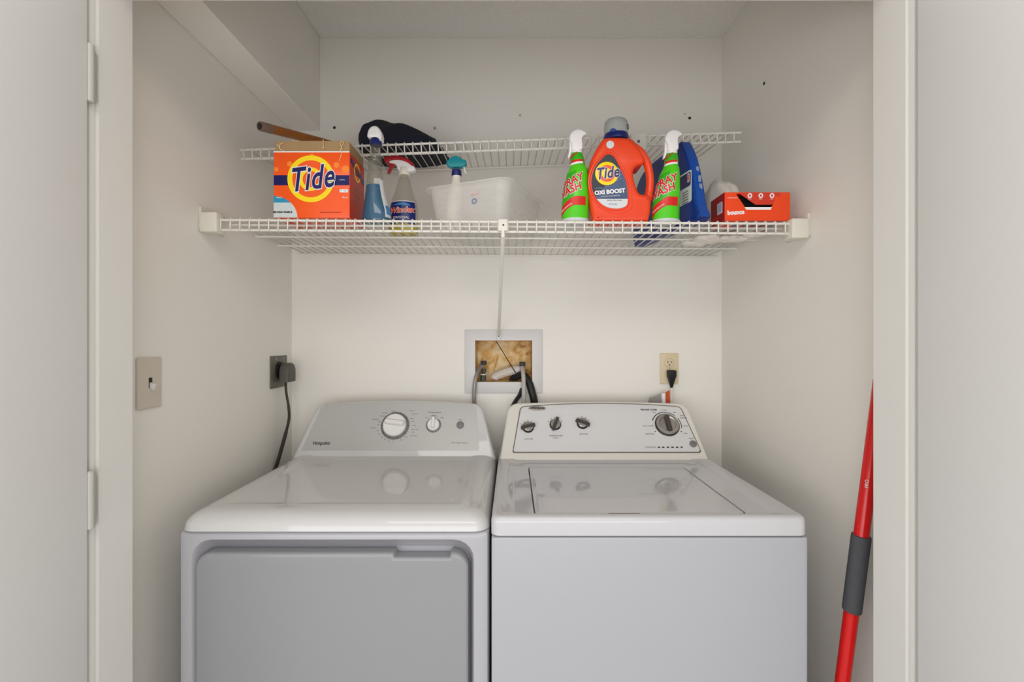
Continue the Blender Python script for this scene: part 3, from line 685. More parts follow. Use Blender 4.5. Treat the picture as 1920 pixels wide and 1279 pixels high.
def tide(fr, u, v, size, parent, rot=0.10, w=0.0012):
    lo = text(fr, 'Tide', u, v, size, 'white', parent, name='logo_lettering_outline', rot=rot, w=w, shear=0.36, offset=size*0.046, sx=0.70, spacing=1.08)
    text(fr, 'Tide', u, v, size, 'navy', parent, name='logo_lettering', rot=rot, w=w+0.0006, shear=0.36, offset=size*0.018, sx=0.70, spacing=1.08)
tide(bf, u, v-0.001, 0.0880, TB, rot=0.13)
u, v = B(642, 338); text(bf, 'ORIGINAL', u, v, 0.0032, 'white', TB, w=0.0006)
u, v = B(645, 358.5); fin('icon_print', curve_solid(bf, rrect(u, v, 0.024, 0.008, 0.003), half=0.0001, w=0.0003), 'white', TB)
text(bf, '+1  +2  x', u, v, 0.0065, 'navy', TB, w=0.0006)
u, v = B(647, 371); text(bf, '95 oz', u, v, 0.0065, 'white', TB, w=0.0005)
u, v = B(620, 399); text(bf, 'POWDER LAUNDRY DETERGENT', u, v, 0.0038, 'bounceside', TB, w=0.0005)
cx0, cz0 = x0+0.0003, zd+0.0005
q1 = [(cx0, cz0)]+[(cx0+0.0635*math.sin(math.radians(k*9))*1.0, cz0+0.0575*math.cos(math.radians(k*9))) for k in range(10, -1, -1)]
bp(q1, 'powder', 0.0003, 'corner_print')
q2 = [(x, y) for x, y in q1 if y > cz0+0.040]
xs = 0.0635*math.sqrt(1-(0.040/0.0575)**2)
q2 = [(cx0, cz0+0.040), (cx0+xs, cz0+0.040)]+[p for p in q1[1:] if p[1] > cz0+0.0405]
bp(q2, 'teallabel', 0.0006, 'corner_band')
u, v = B(527, 353+27-27+20); 
text(bf, 'bleach', *B(524, 371), 0.006, 'white', TB, w=0.0011)
text(bf, 'HE COLD WASH 8', *B(530, 398.5), 0.0062, 'ink', TB, w=0.0008, offset=0.0004)
# the logo repeated on the side
sf = Frame((x1+0.0006, 1.3125, zd), (0, 1, 0), (0, 0, 1))
fin('logo_ring', ann(sf, 0.0, 0.140, 0.0205, 0.0255, w=0.0006), 'yellow', TB)
fin('logo_disc', disc(sf, 0.0, 0.140, [(0.021, 0.0002), (0.021, 0.0005)], 28), 'orange', TB)
fin('navy_band', curve_solid(sf, [(-0.055, 0.150), (-0.024, 0.146), (-0.024, 0.160), (-0.055, 0.164)], half=0.0002, w=0.0004), 'navy', TB)
fin('navy_band', curve_solid(sf, [(0.024, 0.132), (0.058, 0.122), (0.058, 0.138), (0.024, 0.148)], half=0.0002, w=0.0004), 'navy', TB)
text(sf, 'Tide', 0, 0.140, 0.028, 'navy', TB, name='logo_lettering', w=0.0012, shear=0.28, offset=0.0009, rot=0.1)
b = None
for k in range(7): b = curve_solid(sf, rrect(-0.02+0.018*(k % 3), 0.092-0.018*(k//3), 0.010, 0.005, 0.001), half=0.0002, w=0.0004, bm=b)
fin('small_print', b, 'greyplate', TB)
# strings hanging from the torn collar
ss = [[(519, 271), (523, 276), (526, 282), (524, 273), (531, 268)], [(606, 262), (606, 270), (607, 279), (605, 276)], [(638, 284), (640, 277), (644, 268), (641, 266), (638, 270), (641, 279), (641, 286), (638, 296), (636, 303)], [(526, 281), (534, 284)]]
for s in ss:
    fin('loose_string', tube(smooth([px(a, c, yF-0.002) for a, c in s], 4), 0.0009, 6), 'string', TB)

# wooden pole lying over the upper shelf
pa = px(487, 237, 1.27); pe = px(575, 259.5, 1.415)
dirv = (pe-pa).normalized()
pend = pe+dirv*0.12
wp_ = thing('wooden_pole', 'brown wooden pole with hollow metal end, sticking out over the upper shelf', 'pole', pa)
q0 = pa.copy(); R_ = 0.0122
def along(t): return pa+dirv*t
qt = dirv.to_track_quat('Z', 'Y').to_matrix().to_4x4()
T_ = Matrix.Translation(pa) @ qt
fin('shaft', lathe([(R_, 0.035), (R_, 0.22), (R_*0.9, (pend-pa).length)], T_, 24), 'wood', wp_)
fin('ferrule', lathe([(R_*0.72, 0.012), (R_*0.76, 0.0), (R_*1.0, 0.0), (R_*1.04, 0.002), (R_*1.04, 0.036)], T_, 24, cap=True), 'woodend', wp_)
fin('hollow', lathe([(R_*0.74, -0.0005), (R_*0.74, 0.002)], T_, 24), 'anchor', wp_)  # solid dark disc at the mouth, painted shade for the tube's inside

# section-lofted bottles
class Bottle:
    """prof: list of (z, left, right, half depth); elliptical sections about depth Dc"""
    def __init__(s, prof, Dc, k=4): s.Dc = Dc; s.p = [tuple(v) for v in smooth4(prof, k)]
    def at(s, z):
        P = s.p
        if z <= P[0][0]: return P[0]
        for a, b in zip(P, P[1:]):
            if a[0] <= z <= b[0]:
                t = (z-a[0])/max(b[0]-a[0], 1e-9); return tuple(a[i]+(b[i]-a[i])*t for i in range(4))
        return P[-1]
    def pt(s, th, z, off=0):
        _, l, r, d = s.at(z); a = (r-l)/2
        return Vector(((l+r)/2+(a+off)*math.sin(th), s.Dc-(d+off)*math.cos(th), z))
    def body(s, z0=None, z1=None, seg=32, off=0, bm=None):
        zs = [p[0] for p in s.p]
        if z0 is not None: zs = [z0]+[z for z in zs if z0 < z < z1]+[z1]
        return loft([[s.pt(2*PI*k/seg, z, off) for k in range(seg)] for z in zs], bm)
    def patch(s, th0, th1, fz0, fz1, off=0.0006, nu=14, nv=5):
        b = bmesh.new(); g = []
        for i in range(nu+1):
            t = i/nu; th = th0+(th1-th0)*t; a, c = fz0(t), fz1(t)
            g.append([b.verts.new(s.pt(th, a+(c-a)*j/nv, off)) for j in range(nv+1)])
        for i in range(nu):
            for j in range(nv): b.faces.new((g[i][j], g[i+1][j], g[i+1][j+1], g[i][j+1]))
        return b
    def text(s, st, thc, z, size, off=0.001, rot=0, **k):
        b = text_bm(st, size, ext=0.0002, **k)
        if rot: bmesh.ops.rotate(b, verts=b.verts, cent=(0, 0, 0), matrix=Matrix.Rotation(rot, 3, 'Z'))
        bmesh.ops.triangulate(b, faces=b.faces[:])
        for v in b.verts:
            zz = z+v.co.y; _, l, r, d = s.at(zz); a = (r-l)/2
            v.co = s.pt(thc+v.co.x/max(a, 0.01), zz, off+v.co.z)
        return b
def smooth4(prof, k):
    out = []
    n = len(prof)
    for i in range(n-1):
        p0, p1, p2, p3 = prof[max(i-1, 0)], prof[i], prof[i+1], prof[min(i+2, n-1)]
        for j in range(k):
            t = j/k
            # linear in z, catmull in the rest
            out.append(tuple([p1[0]+(p2[0]-p1[0])*t]+[0.5*((2*p1[c])+(p2[c]-p0[c])*t+(2*p0[c]-5*p1[c]+4*p2[c]-p3[c])*t*t+(3*p1[c]-p0[c]-3*p2[c]+p3[c])*t**3) for c in (1, 2, 3)]))
    out.append(prof[-1]); return out
def pxprof(rows, D, zoff=None):
    """rows: (y, xl, xr, halfdepth) in photo pixels -> metres at depth D, from bottom to top"""
    return [(CAMZ+(CY-y)/F*D, (a-CX)/F*D, (b-CX)/F*D, d) for y, a, b, d in rows]

# blue glass-cleaner bottle
D = 1.31
bb = thing('spray_bottle', 'clear spray bottle half full of blue liquid, right of the orange box', 'spray bottle', (-0.378, D, deck(-0.38)))
P = pxprof([(422, 681, 732, 0.028), (418, 679, 733, 0.031), (400, 680, 732, 0.031), (375, 684, 724, 0.028), (350, 687, 719, 0.025), (325, 690, 717, 0.022), (305, 692, 715, 0.019), (292, 693.5, 714, 0.016), (288, 694, 714, 0.015), (280, 693.5, 714, 0.015), (274, 696, 713, 0.013)], D)
P[0] = (deck(-0.38)+0.0022,)+P[0][1:]
P[1] = (deck(-0.38)+0.006,)+P[1][1:]
bt = Bottle(P, D)
fin('bottle', bt.body(), 'clear', bb)
zl = CAMZ+(CY-350)/F*D
fin('blue_liquid', bt.body(P[0][0]+0.001, zl, off=-0.0012), 'bluebottle', bb)
fin('back_label', bt.patch(math.radians(150), math.radians(205), lambda t: zl+0.004, lambda t: zl+0.03, off=-0.001), 'white', bb)
fin('side_label', bt.patch(math.radians(48), math.radians(120), lambda t: P[0][0]+0.012, lambda t: zl+0.012+0.01*t), 'labelwhite', bb)
fin('side_label_print', bt.patch(math.radians(55), math.radians(110), lambda t: P[0][0]+0.02, lambda t: P[0][0]+0.045, off=0.0012), 'windexlight', bb)
fin('thread_rings', loft([[bt.pt(2*PI*k/24, z, o_) for k in range(24)] for z, o_ in [(CAMZ+(CY-y)/F*D, o) for y, o in ((306, 0), (303, .002), (300, 0), (297, .002), (294, 0))]]), 'clear', bb)
cm = Matrix.Translation((px(705, 0, D).x, D, px(0, 274, D).z))
fin('collar', lathe([(0.0155, 0), (0.0165, 0.001), (0.0160, 0.016), (0.015, 0.018)], cm, 28), 'capnavy', bb)
hp = [(692.5, 262), (692, 252), (696, 244), (702, 240.5), (709, 241), (715, 247), (718, 255), (717.5, 264), (714, 267), (710, 263)]
hf = FV(D)
fin('sprayer_head', curve_solid(hf, [tuple(p)[:2] for p in smooth([hf.hit(a, c)+(0,) for a, c in hp], 4, True)], half=0.017, bev=0.007), 'sprayerwhite', bb)

# window cleaner bottle
D = 1.46; X0 = -0.338; zb_ = deck(X0)+0.002
wb = thing('spray_bottle', 'spray bottle with navy label, yellow liquid and dark red trigger sprayer', 'spray bottle', (X0, D, zb_))
def rowz(z, w, d, cx=X0): return (z, cx-w/2, cx+w/2, d)
P = [rowz(zb_, 0.086, 0.028), rowz(zb_+0.006, 0.092, 0.032), rowz(zb_+0.05, 0.092, 0.032), rowz(zb_+0.09, 0.084, 0.030, X0+0.002), rowz(zb_+0.12, 0.066, 0.026, X0+0.002), rowz(zb_+0.15, 0.048, 0.021, X0+0.002), rowz(zb_+0.172, 0.036, 0.017, X0+0.003), rowz(zb_+0.178, 0.026, 0.013, X0+0.003), rowz(zb_+0.196, 0.026, 0.013, X0+0.003)]
wt = Bottle(P, D)
fin('bottle', wt.body(), 'clear', wb)
fin('yellow_liquid', wt.body(P[0][0]+0.001, zb_+0.046, off=-0.0012), 'yellowliq', wb)
zt_ = zb_+0.098
fin('label', wt.patch(math.radians(-62), math.radians(62), lambda t: zb_+0.030, lambda t: zt_), 'windexlabel', wb)
fin('label_border', wt.patch(math.radians(-62), math.radians(62), lambda t: zt_, lambda t: zt_+0.002, off=0.001), 'white', wb)
fin('label_glow', wt.patch(math.radians(-40), math.radians(40), lambda t: zt_-0.012, lambda t: zt_-0.012+0.009*math.sin(PI*t), off=0.0009), 'windexlight', wb)
fin('lettering_outline', wt.text('Windex', 0.0, zb_+0.071, 0.0250, off=0.0018, shear=0.2, rot=0.06, offset=0.0012), 'white', wb)
fin('lettering', wt.text('Windex', 0.0, zb_+0.071, 0.0250, off=0.0028, shear=0.2, rot=0.06, offset=0.0004), 'windextext', wb)
fin('small_lettering', wt.text('ORIGINAL', 0.0, zb_+0.048, 0.011, off=0.0015), 'white', wb)
hf = FV(D-0.0)
fin('collar', lathe([(0.0165, 0), (0.0175, 0.002), (0.0165, 0.020), (0.014, 0.024)], Matrix.Translation((X0+0.003, D, zb_+0.186)), 24), 'creambottle', wb)
def psh(fr, pts, half, bev, k=4, closed=True): return curve_solid(fr, [(p.x, p.y) for p in smooth([fr.hit(a, c)+(0,) for a, c in pts], k, True)], half=half, bev=bev)
fin('sprayer_body', psh(hf, [(748, 322), (744, 312), (738, 309), (730, 307), (730, 300), (750, 299), (766, 303), (777, 314), (780, 321), (770, 324), (760, 323)], 0.012, 0.004), 'sprayerwhite', wb)
fin('sprayer_top', psh(FV(D-0.002), [(725, 308), (722.5, 303), (725, 298), (745, 296), (762, 299), (773, 306), (778, 313), (774, 314), (764, 307), (750, 303), (735, 304), (730, 308)], 0.016, 0.003), 'redtrig', wb)
fin('trigger', psh(hf, [(733, 307), (740, 308), (741, 312), (736, 316), (732, 324), (728, 327), (727, 324), (730, 316), (731, 311)], 0.006, 0.002), 'redtrig', wb)

# clear tub with a bottle standing in it
cxb, cyb = -0.078, 1.500
tubt = thing('plastic_tub', 'frosted clear plastic tub mid shelf, turned at an angle, a cream bottle inside', 'tub', (cxb, cyb, deck(cxb)))
ra = math.radians(-22.9)
def tubring(hw, hd, r, z):
    out = []
    for a, c in rrect(0, 0, 2*hw, 2*hd, r, 6):
        out.append(Vector((cxb+a*math.cos(ra)-c*math.sin(ra), cyb+a*math.sin(ra)+c*math.cos(ra), z)))
    return out
z0_ = deck(cxb)+0.002; z1_ = z0_+0.137
rings = [tubring(0.108, 0.120, 0.03, z0_+0.003), tubring(0.113, 0.126, 0.033, z0_), tubring(0.118, 0.132, 0.035, z0_+0.006), tubring(0.134, 0.148, 0.035, z1_-0.014), tubring(0.1345, 0.1485, 0.035, z1_-0.006), tubring(0.144, 0.158, 0.038, z1_-0.005), tubring(0.1455, 0.1595, 0.038, z1_-0.010)]
b = loft(rings, None, True, False)
tb_ = fin('tub_shell', b, 'frost', tubt)
# sticker with a ring and a small triangular print, on the face towards the room
nrm = Vector((math.sin(ra), -math.cos(ra), 0)); axd = Vector((math.cos(ra), math.sin(ra), 0))
fo = Vector((cxb, cyb, 0))+nrm*0.1415
tf2 = Frame((fo.x, fo.y, 0), axd, (0, 0, 1)); 
u, v = tf2.hit(890, 378); fin('ring_sticker', ann(tf2, u, v, 0.0048, 0.0082, w=0.003, half=0.0003), 'greyblue', tubt)
fin('pink_sticker', curve_solid(tf2, [tf2.hit(a, c) for a, c in ((882, 355), (903, 362), (891, 368), (883, 370))], half=0.0003, w=0.003), mat('faded_pink', (206, 180, 176), 0.5), tubt)
D = 1.425; X0 = px(853, 0, D).x; zb_ = deck(X0)+0.0065
cb = thing('spray_bottle', 'cream bottle with teal sprayer standing inside the frosted tub', 'spray bottle', (X0, D, zb_))
P = [rowz(zb_, 0.046, 0.023, X0-0.004), rowz(zb_+0.004, 0.050, 0.025, X0-0.004), rowz(zb_+0.07, 0.050, 0.025, X0-0.002), rowz(zb_+0.125, 0.046, 0.023, X0+0.004), rowz(zb_+0.15, 0.034, 0.017, X0+0.005), rowz(zb_+0.160, 0.028, 0.014, X0+0.005), rowz(zb_+0.172, 0.028, 0.014, X0+0.005)]
fin('bottle', Bottle(P, D).body(), 'creambottle', cb)
fin('collar', lathe([(0.0145, 0), (0.0155, 0.002), (0.0145, 0.018)], Matrix.Translation((X0+0.005, D, zb_+0.168)), 24), 'capnavy', cb)
hf = FV(D)
fin('sprayer_head', psh(hf, [(846, 316), (838, 311), (839, 304), (850, 296), (858, 295), (868, 301), (874, 303), (875, 310), (868, 315), (858, 316)], 0.013, 0.005), 'teal', cb)
fin('trigger', tube(smooth([px(870, 312, D), px(871, 319, D), px(874, 327, D)], 4), 0.0025, 6), 'sprayerwhite', cb)

# green stain-remover bottles
def green_bottle(label, X0, lean, group=None):
    D = 1.292; zb = deck(X0)+0.0022
    t = thing('spray_bottle', label, 'spray bottle', (X0, D, zb), 'green stain remover bottles')
    S = 1.0
    P = [(zb, X0-.033, X0+.032, .024), (zb+.006, X0-.037, X0+.036, .027), (zb+.05, X0-.037, X0+.037, .028), (zb+.10, X0-.028+lean*.3, X0+.038, .027), (zb+.133, X0-.021+lean*.5, X0+.036+lean*.2, .024), (zb+.150, X0-.013+lean*.6, X0+.034+lean*.3, .021),
         (zb+.158, X0-.011+lean*.7, X0+.029+lean*.6, .018), (zb+.175, X0-.009+lean*.8, X0+.027+lean*.8, .016), (zb+.190, X0-.006+lean, X0+.023+lean, .014), (zb+.194, X0-.005+lean, X0+.022+lean, .013)]
    bt = Bottle(P, D)
    fin('bottle', bt.body(), 'green', t)
    fin('base', bt.body(zb-0.0005, zb+0.008, off=0.0006), 'labelwhite', t)
    dg = math.radians
    fin('neck_label', bt.patch(dg(-80), dg(70), lambda s: zb+.158, lambda s: zb+.192, off=0.0005), 'greendark', t)
    fin('neck_band', bt.patch(dg(-70), dg(40), lambda s: zb+.160+.004*s, lambda s: zb+.1665+.004*s, off=0.001), 'red', t)
    fin('neck_band_white', bt.patch(dg(-70), dg(40), lambda s: zb+.1535+.005*s, lambda s: zb+.160+.004*s, off=0.001), 'white', t)
    fin('neck_lettering', bt.text('SPRAY', dg(-50), zb+.180, 0.0105, off=0.0018, rot=0.5, offset=0.0003), 'red', t)
    fin('label_field', bt.patch(dg(-86), dg(-14), lambda s: zb+.035+.02*s, lambda s: zb+.128+.010*s, off=0.0005), 'greendark', t)
    fin('banner', bt.patch(dg(-84), dg(42), lambda s: zb+.008+.034*min(1, s*1.7)**0.7, lambda s: zb+.030+.036*min(1, s*1.7)**0.7, off=0.001), 'red', t)
    for sgn, st, zz, th in ((0, 'SPRAY', zb+.106, dg(-40)), (1, 'WASH', zb+.080, dg(-42))):
        fin('lettering_outline', bt.text(st, th, zz, 0.030, off=0.0014, rot=0.40, offset=0.0022, shear=0.1, sx=0.82), 'white', t)
        fin('lettering', bt.text(st, th, zz, 0.030, off=0.0024, rot=0.40, offset=0.0008, shear=0.1, sx=0.82), 'red', t)
    fin('small_lettering', bt.text('STAIN REMOVER', dg(-46), zb+.036, 0.0055, off=0.0018, rot=0.5), 'white', t)
    fr = Frame((X0+lean+.0085, D, zb), (1, 0, 0), (0, 0, 1))
    def H(p, half, bev): return curve_solid(fr, [(q_.x, q_.y) for q_ in smooth([a+(0,) for a in p], 4, True)], half=half, bev=bev)
    fin('neck', lathe([(0.0135, 0.188), (0.0145, 0.190), (0.0140, 0.206), (0.0125, 0.212)], Matrix.Translation((X0+lean+.0085, D, zb)), 24), 'sprayerwhite', t)
    fin('sprayer_head', H([(-.0135, .198), (-.0165, .215), (-.022, .228), (-.018, .243), (-.004, .253), (.012, .252), (.022, .246), (.025, .240), (.018, .236), (.0135, .226), (.0135, .200)], 0.014, 0.005), 'sprayerwhite', t)
    fin('trigger', H([(-.020, .226), (-.013, .222), (-.013, .205), (-.016, .190), (-.021, .178), (-.025, .180), (-.022, .195), (-.021, .210)], 0.006, 0.002), 'sprayerwhite', t)
    return t
green_bottle('bright green stain remover spray bottle, left of the orange jug', 0.174, -0.004)
green_bottle('bright green stain remover spray bottle, between the orange jug and the blue jug', 0.4235, 0.008)

# orange liquid detergent jug
D = 1.315; zb_ = deck(0.30)+0.0022
jg = thing('detergent_jug', 'orange liquid laundry detergent jug with grey cap and oxi boost label', 'detergent jug', (0.29, D, zb_))
jf = FV(D-0.044); jc = FV(D)
def J(fr, pts, k=4): return [(p.x, p.y) for p in smooth([fr.hit(a, c)+(0,) for a, c in pts], k, True)]
body = [(1118, 416), (1112, 412), (1107.5, 390), (1103.5, 362), (1102.5, 335), (1106.5, 308), (1115, 285), (1126, 267), (1134, 258), (1156, 256), (1177, 258), (1190, 267), (1202, 280), (1210, 296), (1207, 306), (1196, 310), (1189, 320), (1190, 335), (1195, 352), (1201, 362), (1210, 364), (1219, 366), (1222, 385), (1217.5, 412), (1210, 416), (1165, 417)]
fin('jug', curve_solid(FV(D), J(jf, body), half=0.044, bev=0.012, seg=6), 'bottleorange', jg, sharp=0.8)
hp = [px(1172, 268, D-0.024), px(1187, 275, D-0.024), px(1203, 288, D-0.022), px(1213.5, 308, D-0.02), px(1218.5, 332, D-0.02), px(1218, 355, D-0.02), px(1213, 378, D-0.02), px(1202, 395, D-0.02)]
hh = smooth(hp, 6)
fin('handle', tube(hh, [0.014, 0.0145, 0.0145, 0.014, 0.0135, 0.0125]+[0.0108]*(len(hh)-16)+[0.0118]*6+[0.015, 0.017, 0.019, 0.02], 14), 'bottleorange', jg)
# label
lf = FV(D-0.0445)
lab = [(1146, 292), (1154, 300), (1164, 320), (1173, 340), (1176, 360), (1176, 382), (1170, 389), (1158, 392), (1140, 390), (1125, 381), (1114, 366), (1109, 348), (1110, 330), (1118, 311), (1130, 297), (1138, 291)]
rim = [(a+(a-1142)*0.07, c+(c-342)*0.06) for a, c in lab]
fin('label_rim', curve_solid(lf, J(lf, rim), half=0.0012, bev=0.001, seg=2, w=0.0002), 'bottleorange', jg)
rg_ = J(lf, [(x+(x-1142)*0.17+1, y+(y-342)*0.13) for x, y in lab])
rg_ = [lf.pt(x, y, 0.0) for x, y in rg_]
fin('moulded_ridge', tube(rg_+rg_[:2], 0.0030, 8, flat=0.6, flatdir=(0, 1, 0)), 'bottleorange', jg)
lb0 = fin('label', curve_solid(lf, J(lf, lab), half=0.0003, w=0.0016), 'oxi', jg)
LP = J(lf, lab)
def clip(pts, f):       # keep the part of a polygon where f > 0
    out = []
    for i in range(len(pts)):
        a, b_ = pts[i-1], pts[i]; fa, fb = f(a), f(b_)
        if (fa > 0) != (fb > 0):
            t = fa/(fa-fb); out.append((a[0]+(b_[0]-a[0])*t, a[1]+(b_[1]-a[1])*t))
        if fb > 0: out.append(b_)
    return out
ul = lf.hit(1176, 372); ur = lf.hit(1112, 376)
fin('label_dark_field', curve_solid(lf, clip(LP, lambda p: (lf.hit(1150, 0)[0]-p[0])+0.35*(p[1]-lf.hit(0, 350)[1]) if p[1] > lf.hit(0, 372)[1] else -1), half=0.0002, w=0.0020), 'oxidark', lb0)
fin('label_pale_field', curve_solid(lf, clip(LP, lambda p: lf.hit(0, 374)[1]-p[1]), half=0.0002, w=0.0024), 'labelwhite', lb0)
b = None
for k in range(16):
    aa = random.uniform(1146, 1170); cc = random.uniform(304, 345)
    if aa-1140 > (cc-288)*0.75: continue
    u, v = lf.hit(aa, cc); rr = random.uniform(0.0012, 0.0034); b = ann(lf, u, v, rr*0.6, rr, w=0.0024, half=0.0002, bm=b, seg=16)
fin('bubble_print', b, 'greyblue', lb0)
u, v = lf.hit(1137.5, 326.5)
fin('logo_disc', disc(lf, u, v, [(0.0315, 0.002), (0.0315, 0.0030), (0.030, 0.0034)], 44), 'yellow', lb0)
fin('logo_centre', ann(lf, u, v, 0.0145, 0.0225, w=0.0036, half=0.0002), 'bottleorange', lb0)
text(lf, 'Tide', u, v, 0.043, 'white', lb0, name='logo_lettering_outline', rot=0.14, w=0.0042, shear=0.34, offset=0.0022, sx=0.76, spacing=1.08)
text(lf, 'Tide', u, v, 0.043, 'navy', lb0, name='logo_lettering', rot=0.14, w=0.0048, shear=0.34, offset=0.0011, sx=0.76, spacing=1.08)
text(lf, 'OXI BOOST', *lf.hit(1143, 361), 0.0152, 'white', lb0, rot=0.09, w=0.0030, offset=0.0007, sx=1.02)
text(lf, 'ULTRA', *lf.hit(1122, 354.5), 0.0065, 'greyblue', lb0, rot=0.09, w=0.0030, offset=0.0001)
fin('slate_strip', curve_solid(lf, clip(clip(LP, lambda p: (lf.hit(0, 366)[1]+0.10*(p[0]-lf.hit(1140, 0)[0]))-p[1]), lambda p: p[1]-(lf.hit(0, 372.5)[1]+0.06*(p[0]-lf.hit(1140, 0)[0]))), half=0.0002, w=0.0029), 'oxi', lb0)
text(lf, 'LAUNDRY STAIN REMOVER', *lf.hit(1144, 369), 0.0042, 'labelwhite', lb0, rot=0.07, w=0.0036)
text(lf, 'BRIGHTER CLEAN', *lf.hit(1152, 377), 0.0050, 'ring', lb0, w=0.0030)
text(lf, '89 LOADS', *lf.hit(1149, 384), 0.0050, 'greyblue', lb0, w=0.0030)
u, v = lf.hit(1144, 272); fin('round_seal', disc(FV(D-0.0445), u, v, [(0.0105, 0.0), (0.0105, 0.0018), (0.009, 0.002)], 24), 'labelwhite', jg)
cm = Matrix.Translation((px(1155, 0, D).x, D, px(0, 266, D).z))
fin('cap_collar', lathe([(0.0355, 0), (0.0365, 0.004), (0.0350, 0.010), (0.0335, 0.017), (0.031, 0.018)], cm, 36), 'capnavy', jg)
cp = fin('cap', lathe([(0.0325, 0.012), (0.0330, 0.040), (0.0315, 0.052), (0.027, 0.0575), (0.005, 0.0585)], cm, 36), 'capgrey', jg)
fin('pour_tab', lathe([(0.012, 0), (0.011, 0.006), (0.004, 0.012)], Matrix.Translation((px(1147, 0, D).x, D-0.026, px(0, 256.5, D).z)), 18, sy=0.6), mat('tab_blue', (60, 88, 150), 0.3), cp)
fcap = Frame(cm @ Vector((0.029, -0.0175, 0.034)), (0.55, 0.83, 0), (0, 0, 1))
fin('ring_mark', ann(fcap, 0, 0, 0.0045, 0.0075, w=0.0005), 'ink', cp)

# blue flat jug, standing edge-on
zb_ = deck(0.48)+0.0022
bj = thing('storage_jug', 'tall flat blue plastic jug standing edge-on behind the right green bottle', 'jug', (0.48, 1.42, zb_))
pA = Vector((0.494, 1.262, 0)); pB = Vector((0.422, 1.625, 0))
axu = (pA-pB).normalized(); L = (pA-pB).length          # u runs towards the camera, normal faces left
bfr = Frame((pB.x, pB.y, 0), -axu, (0, 0, 1))
if bfr.n.x > 0: bfr = Frame((pA.x, pA.y, 0), axu, (0, 0, 1)); 
bfr = Frame((pB.x, pB.y, 0), axu, (0, 0, 1))
sgn = -1 if bfr.n.x > 0 else 1
out = [(0.004, zb_), (0.0, zb_+0.15), (0.02, zb_+0.205), (0.07, zb_+0.238), (0.15, zb_+0.247), (L-0.098, zb_+0.246), (L-0.075, zb_+0.238), (L-0.045, zb_+0.185), (L-0.022, zb_+0.115), (L-0.006, zb_+0.05), (L, zb_), (L*0.5, zb_-0.0003)]
ol_ = [(p.x, max(p.y, zb_)) for p in smooth([(a, c, 0) for a, c in out], 4, True)]
Tj = 0.019
bfr2 = Frame(bfr.pt(0, 0, -sgn*Tj), axu, (0, 0, 1))
fin('jug', curve_solid(bfr2, ol_, half=Tj, bev=0.006, seg=3), 'bluejug', bj, sharp=0.8)
# lighter moulded edge strip with slots
edge = [(a, c) for a, c in ol_ if a > L-0.098 and c > zb_+0.001]
edge.sort(key=lambda t: t[1])
b = bmesh.new(); rg = []
for a, c in edge:
    rg.append([bfr2.pt(a-0.003, c, -0.013*1), bfr2.pt(a+0.0045, c, -0.011), bfr2.pt(a+0.0045, c, 0.013), bfr2.pt(a-0.003, c, 0.015)])
fin('edge_strip', loft(rg, b), 'bluelight', bj)
for zz in (0.150, 0.122, 0.098):
    a = min(edge, key=lambda t: abs(t[1]-zb_-zz))[0]
    p = bfr2.pt(a+0.0052, zb_+zz, 0.004*-sgn)
    fin('slot', box(p.x-0.004, p.x+0.004, p.y-0.0008, p.y+0.004, p.z-0.010, p.z+0.008, 0.0005, 1), 'greyblue', bj)
ln = Frame(bfr.pt(0, 0, sgn*0.0003), axu if sgn > 0 else axu, (0, 0, 1))
lu, lv = ln.hit(1297, 353); lu0, _ = ln.hit(1258, 353)
zt1 = ln.hit(1286, 324)[1]; zt0 = ln.hit(1286, 383)[1]
def LL(p, m, w, name, parent=bj): return fin(name, curve_solid(ln, p, half=0.0002, w=sgn*w), m, parent)
jl = LL(rrect((lu+lu0)/2, (zt1+zt0)/2, abs(lu-lu0), zt1-zt0, 0.008), 'labelwhite', 0.0004, 'label')
LL(rrect((lu+lu0)/2, zt1-0.024, abs(lu-lu0)-0.008, 0.038, 0.006), 'navy', 0.001, 'navy_panel', jl)
LL(rrect(lu-0.014, zt1-0.020, 0.010, 0.024, 0.003), 'labelwhite', 0.0015, 'badge', jl)
LL(rrect(lu-0.014, zt1-0.020, 0.006, 0.018, 0.002), 'red', 0.002, 'badge_centre', jl)
b = None
for k in range(5): b = curve_solid(ln, rrect(lu-0.03, zt1-0.055-0.0075*k, 0.030, 0.0035, 0.0005), half=0.0002, w=sgn*0.001, bm=b)
fin('printed_bars', b, 'ring', jl)
fin('cap', lathe([(0.014, 0), (0.0145, 0.012), (0.012, 0.014)], Matrix.Translation(bfr2.pt(L-0.125, zb_+0.243, 0)), 20), 'black', bj)

# dryer-sheet box
zb_ = deck(0.65)+0.0022; yF = 1.254; bx0, bx1, hb_ = 0.5685, 0.743, 0.0755
bo = thing('dryer_sheet_box', 'red-orange dryer sheet box with torn flap at the right end of the shelf', 'box', (0.655, 1.29, zb_))
bof = FV(yF)
G = lambda a, c: bof.hit(a, c)
hole = [G(1380, 364), G(1397, 389.5), G(1446, 389.5), G(1449, 384.5), G(1455, 365)]
fin('front_panel', curve_solid(FV(yF+0.0006), [(bx0, zb_), (bx1, zb_), (bx1, zb_+hb_), (bx0, zb_+hb_)], [hole], half=0.0006), 'bounce', bo)
sh = bmesh.new()
v = [sh.verts.new(p) for p in ((bx0, yF+.0012, zb_), (bx1, yF+.0012, zb_), (bx1, yF+.086, zb_), (bx0, yF+.086, zb_), (bx0, yF+.0012, zb_+hb_), (bx1, yF+.0012, zb_+hb_), (bx1, yF+.086, zb_+hb_), (bx0, yF+.086, zb_+hb_))]
for f in ((0, 1, 2, 3), (4, 5, 6, 7), (1, 2, 6, 5), (3, 2, 6, 7)): sh.faces.new([v[i] for i in f])
sho = fin('carton', sh, 'bounce', bo)
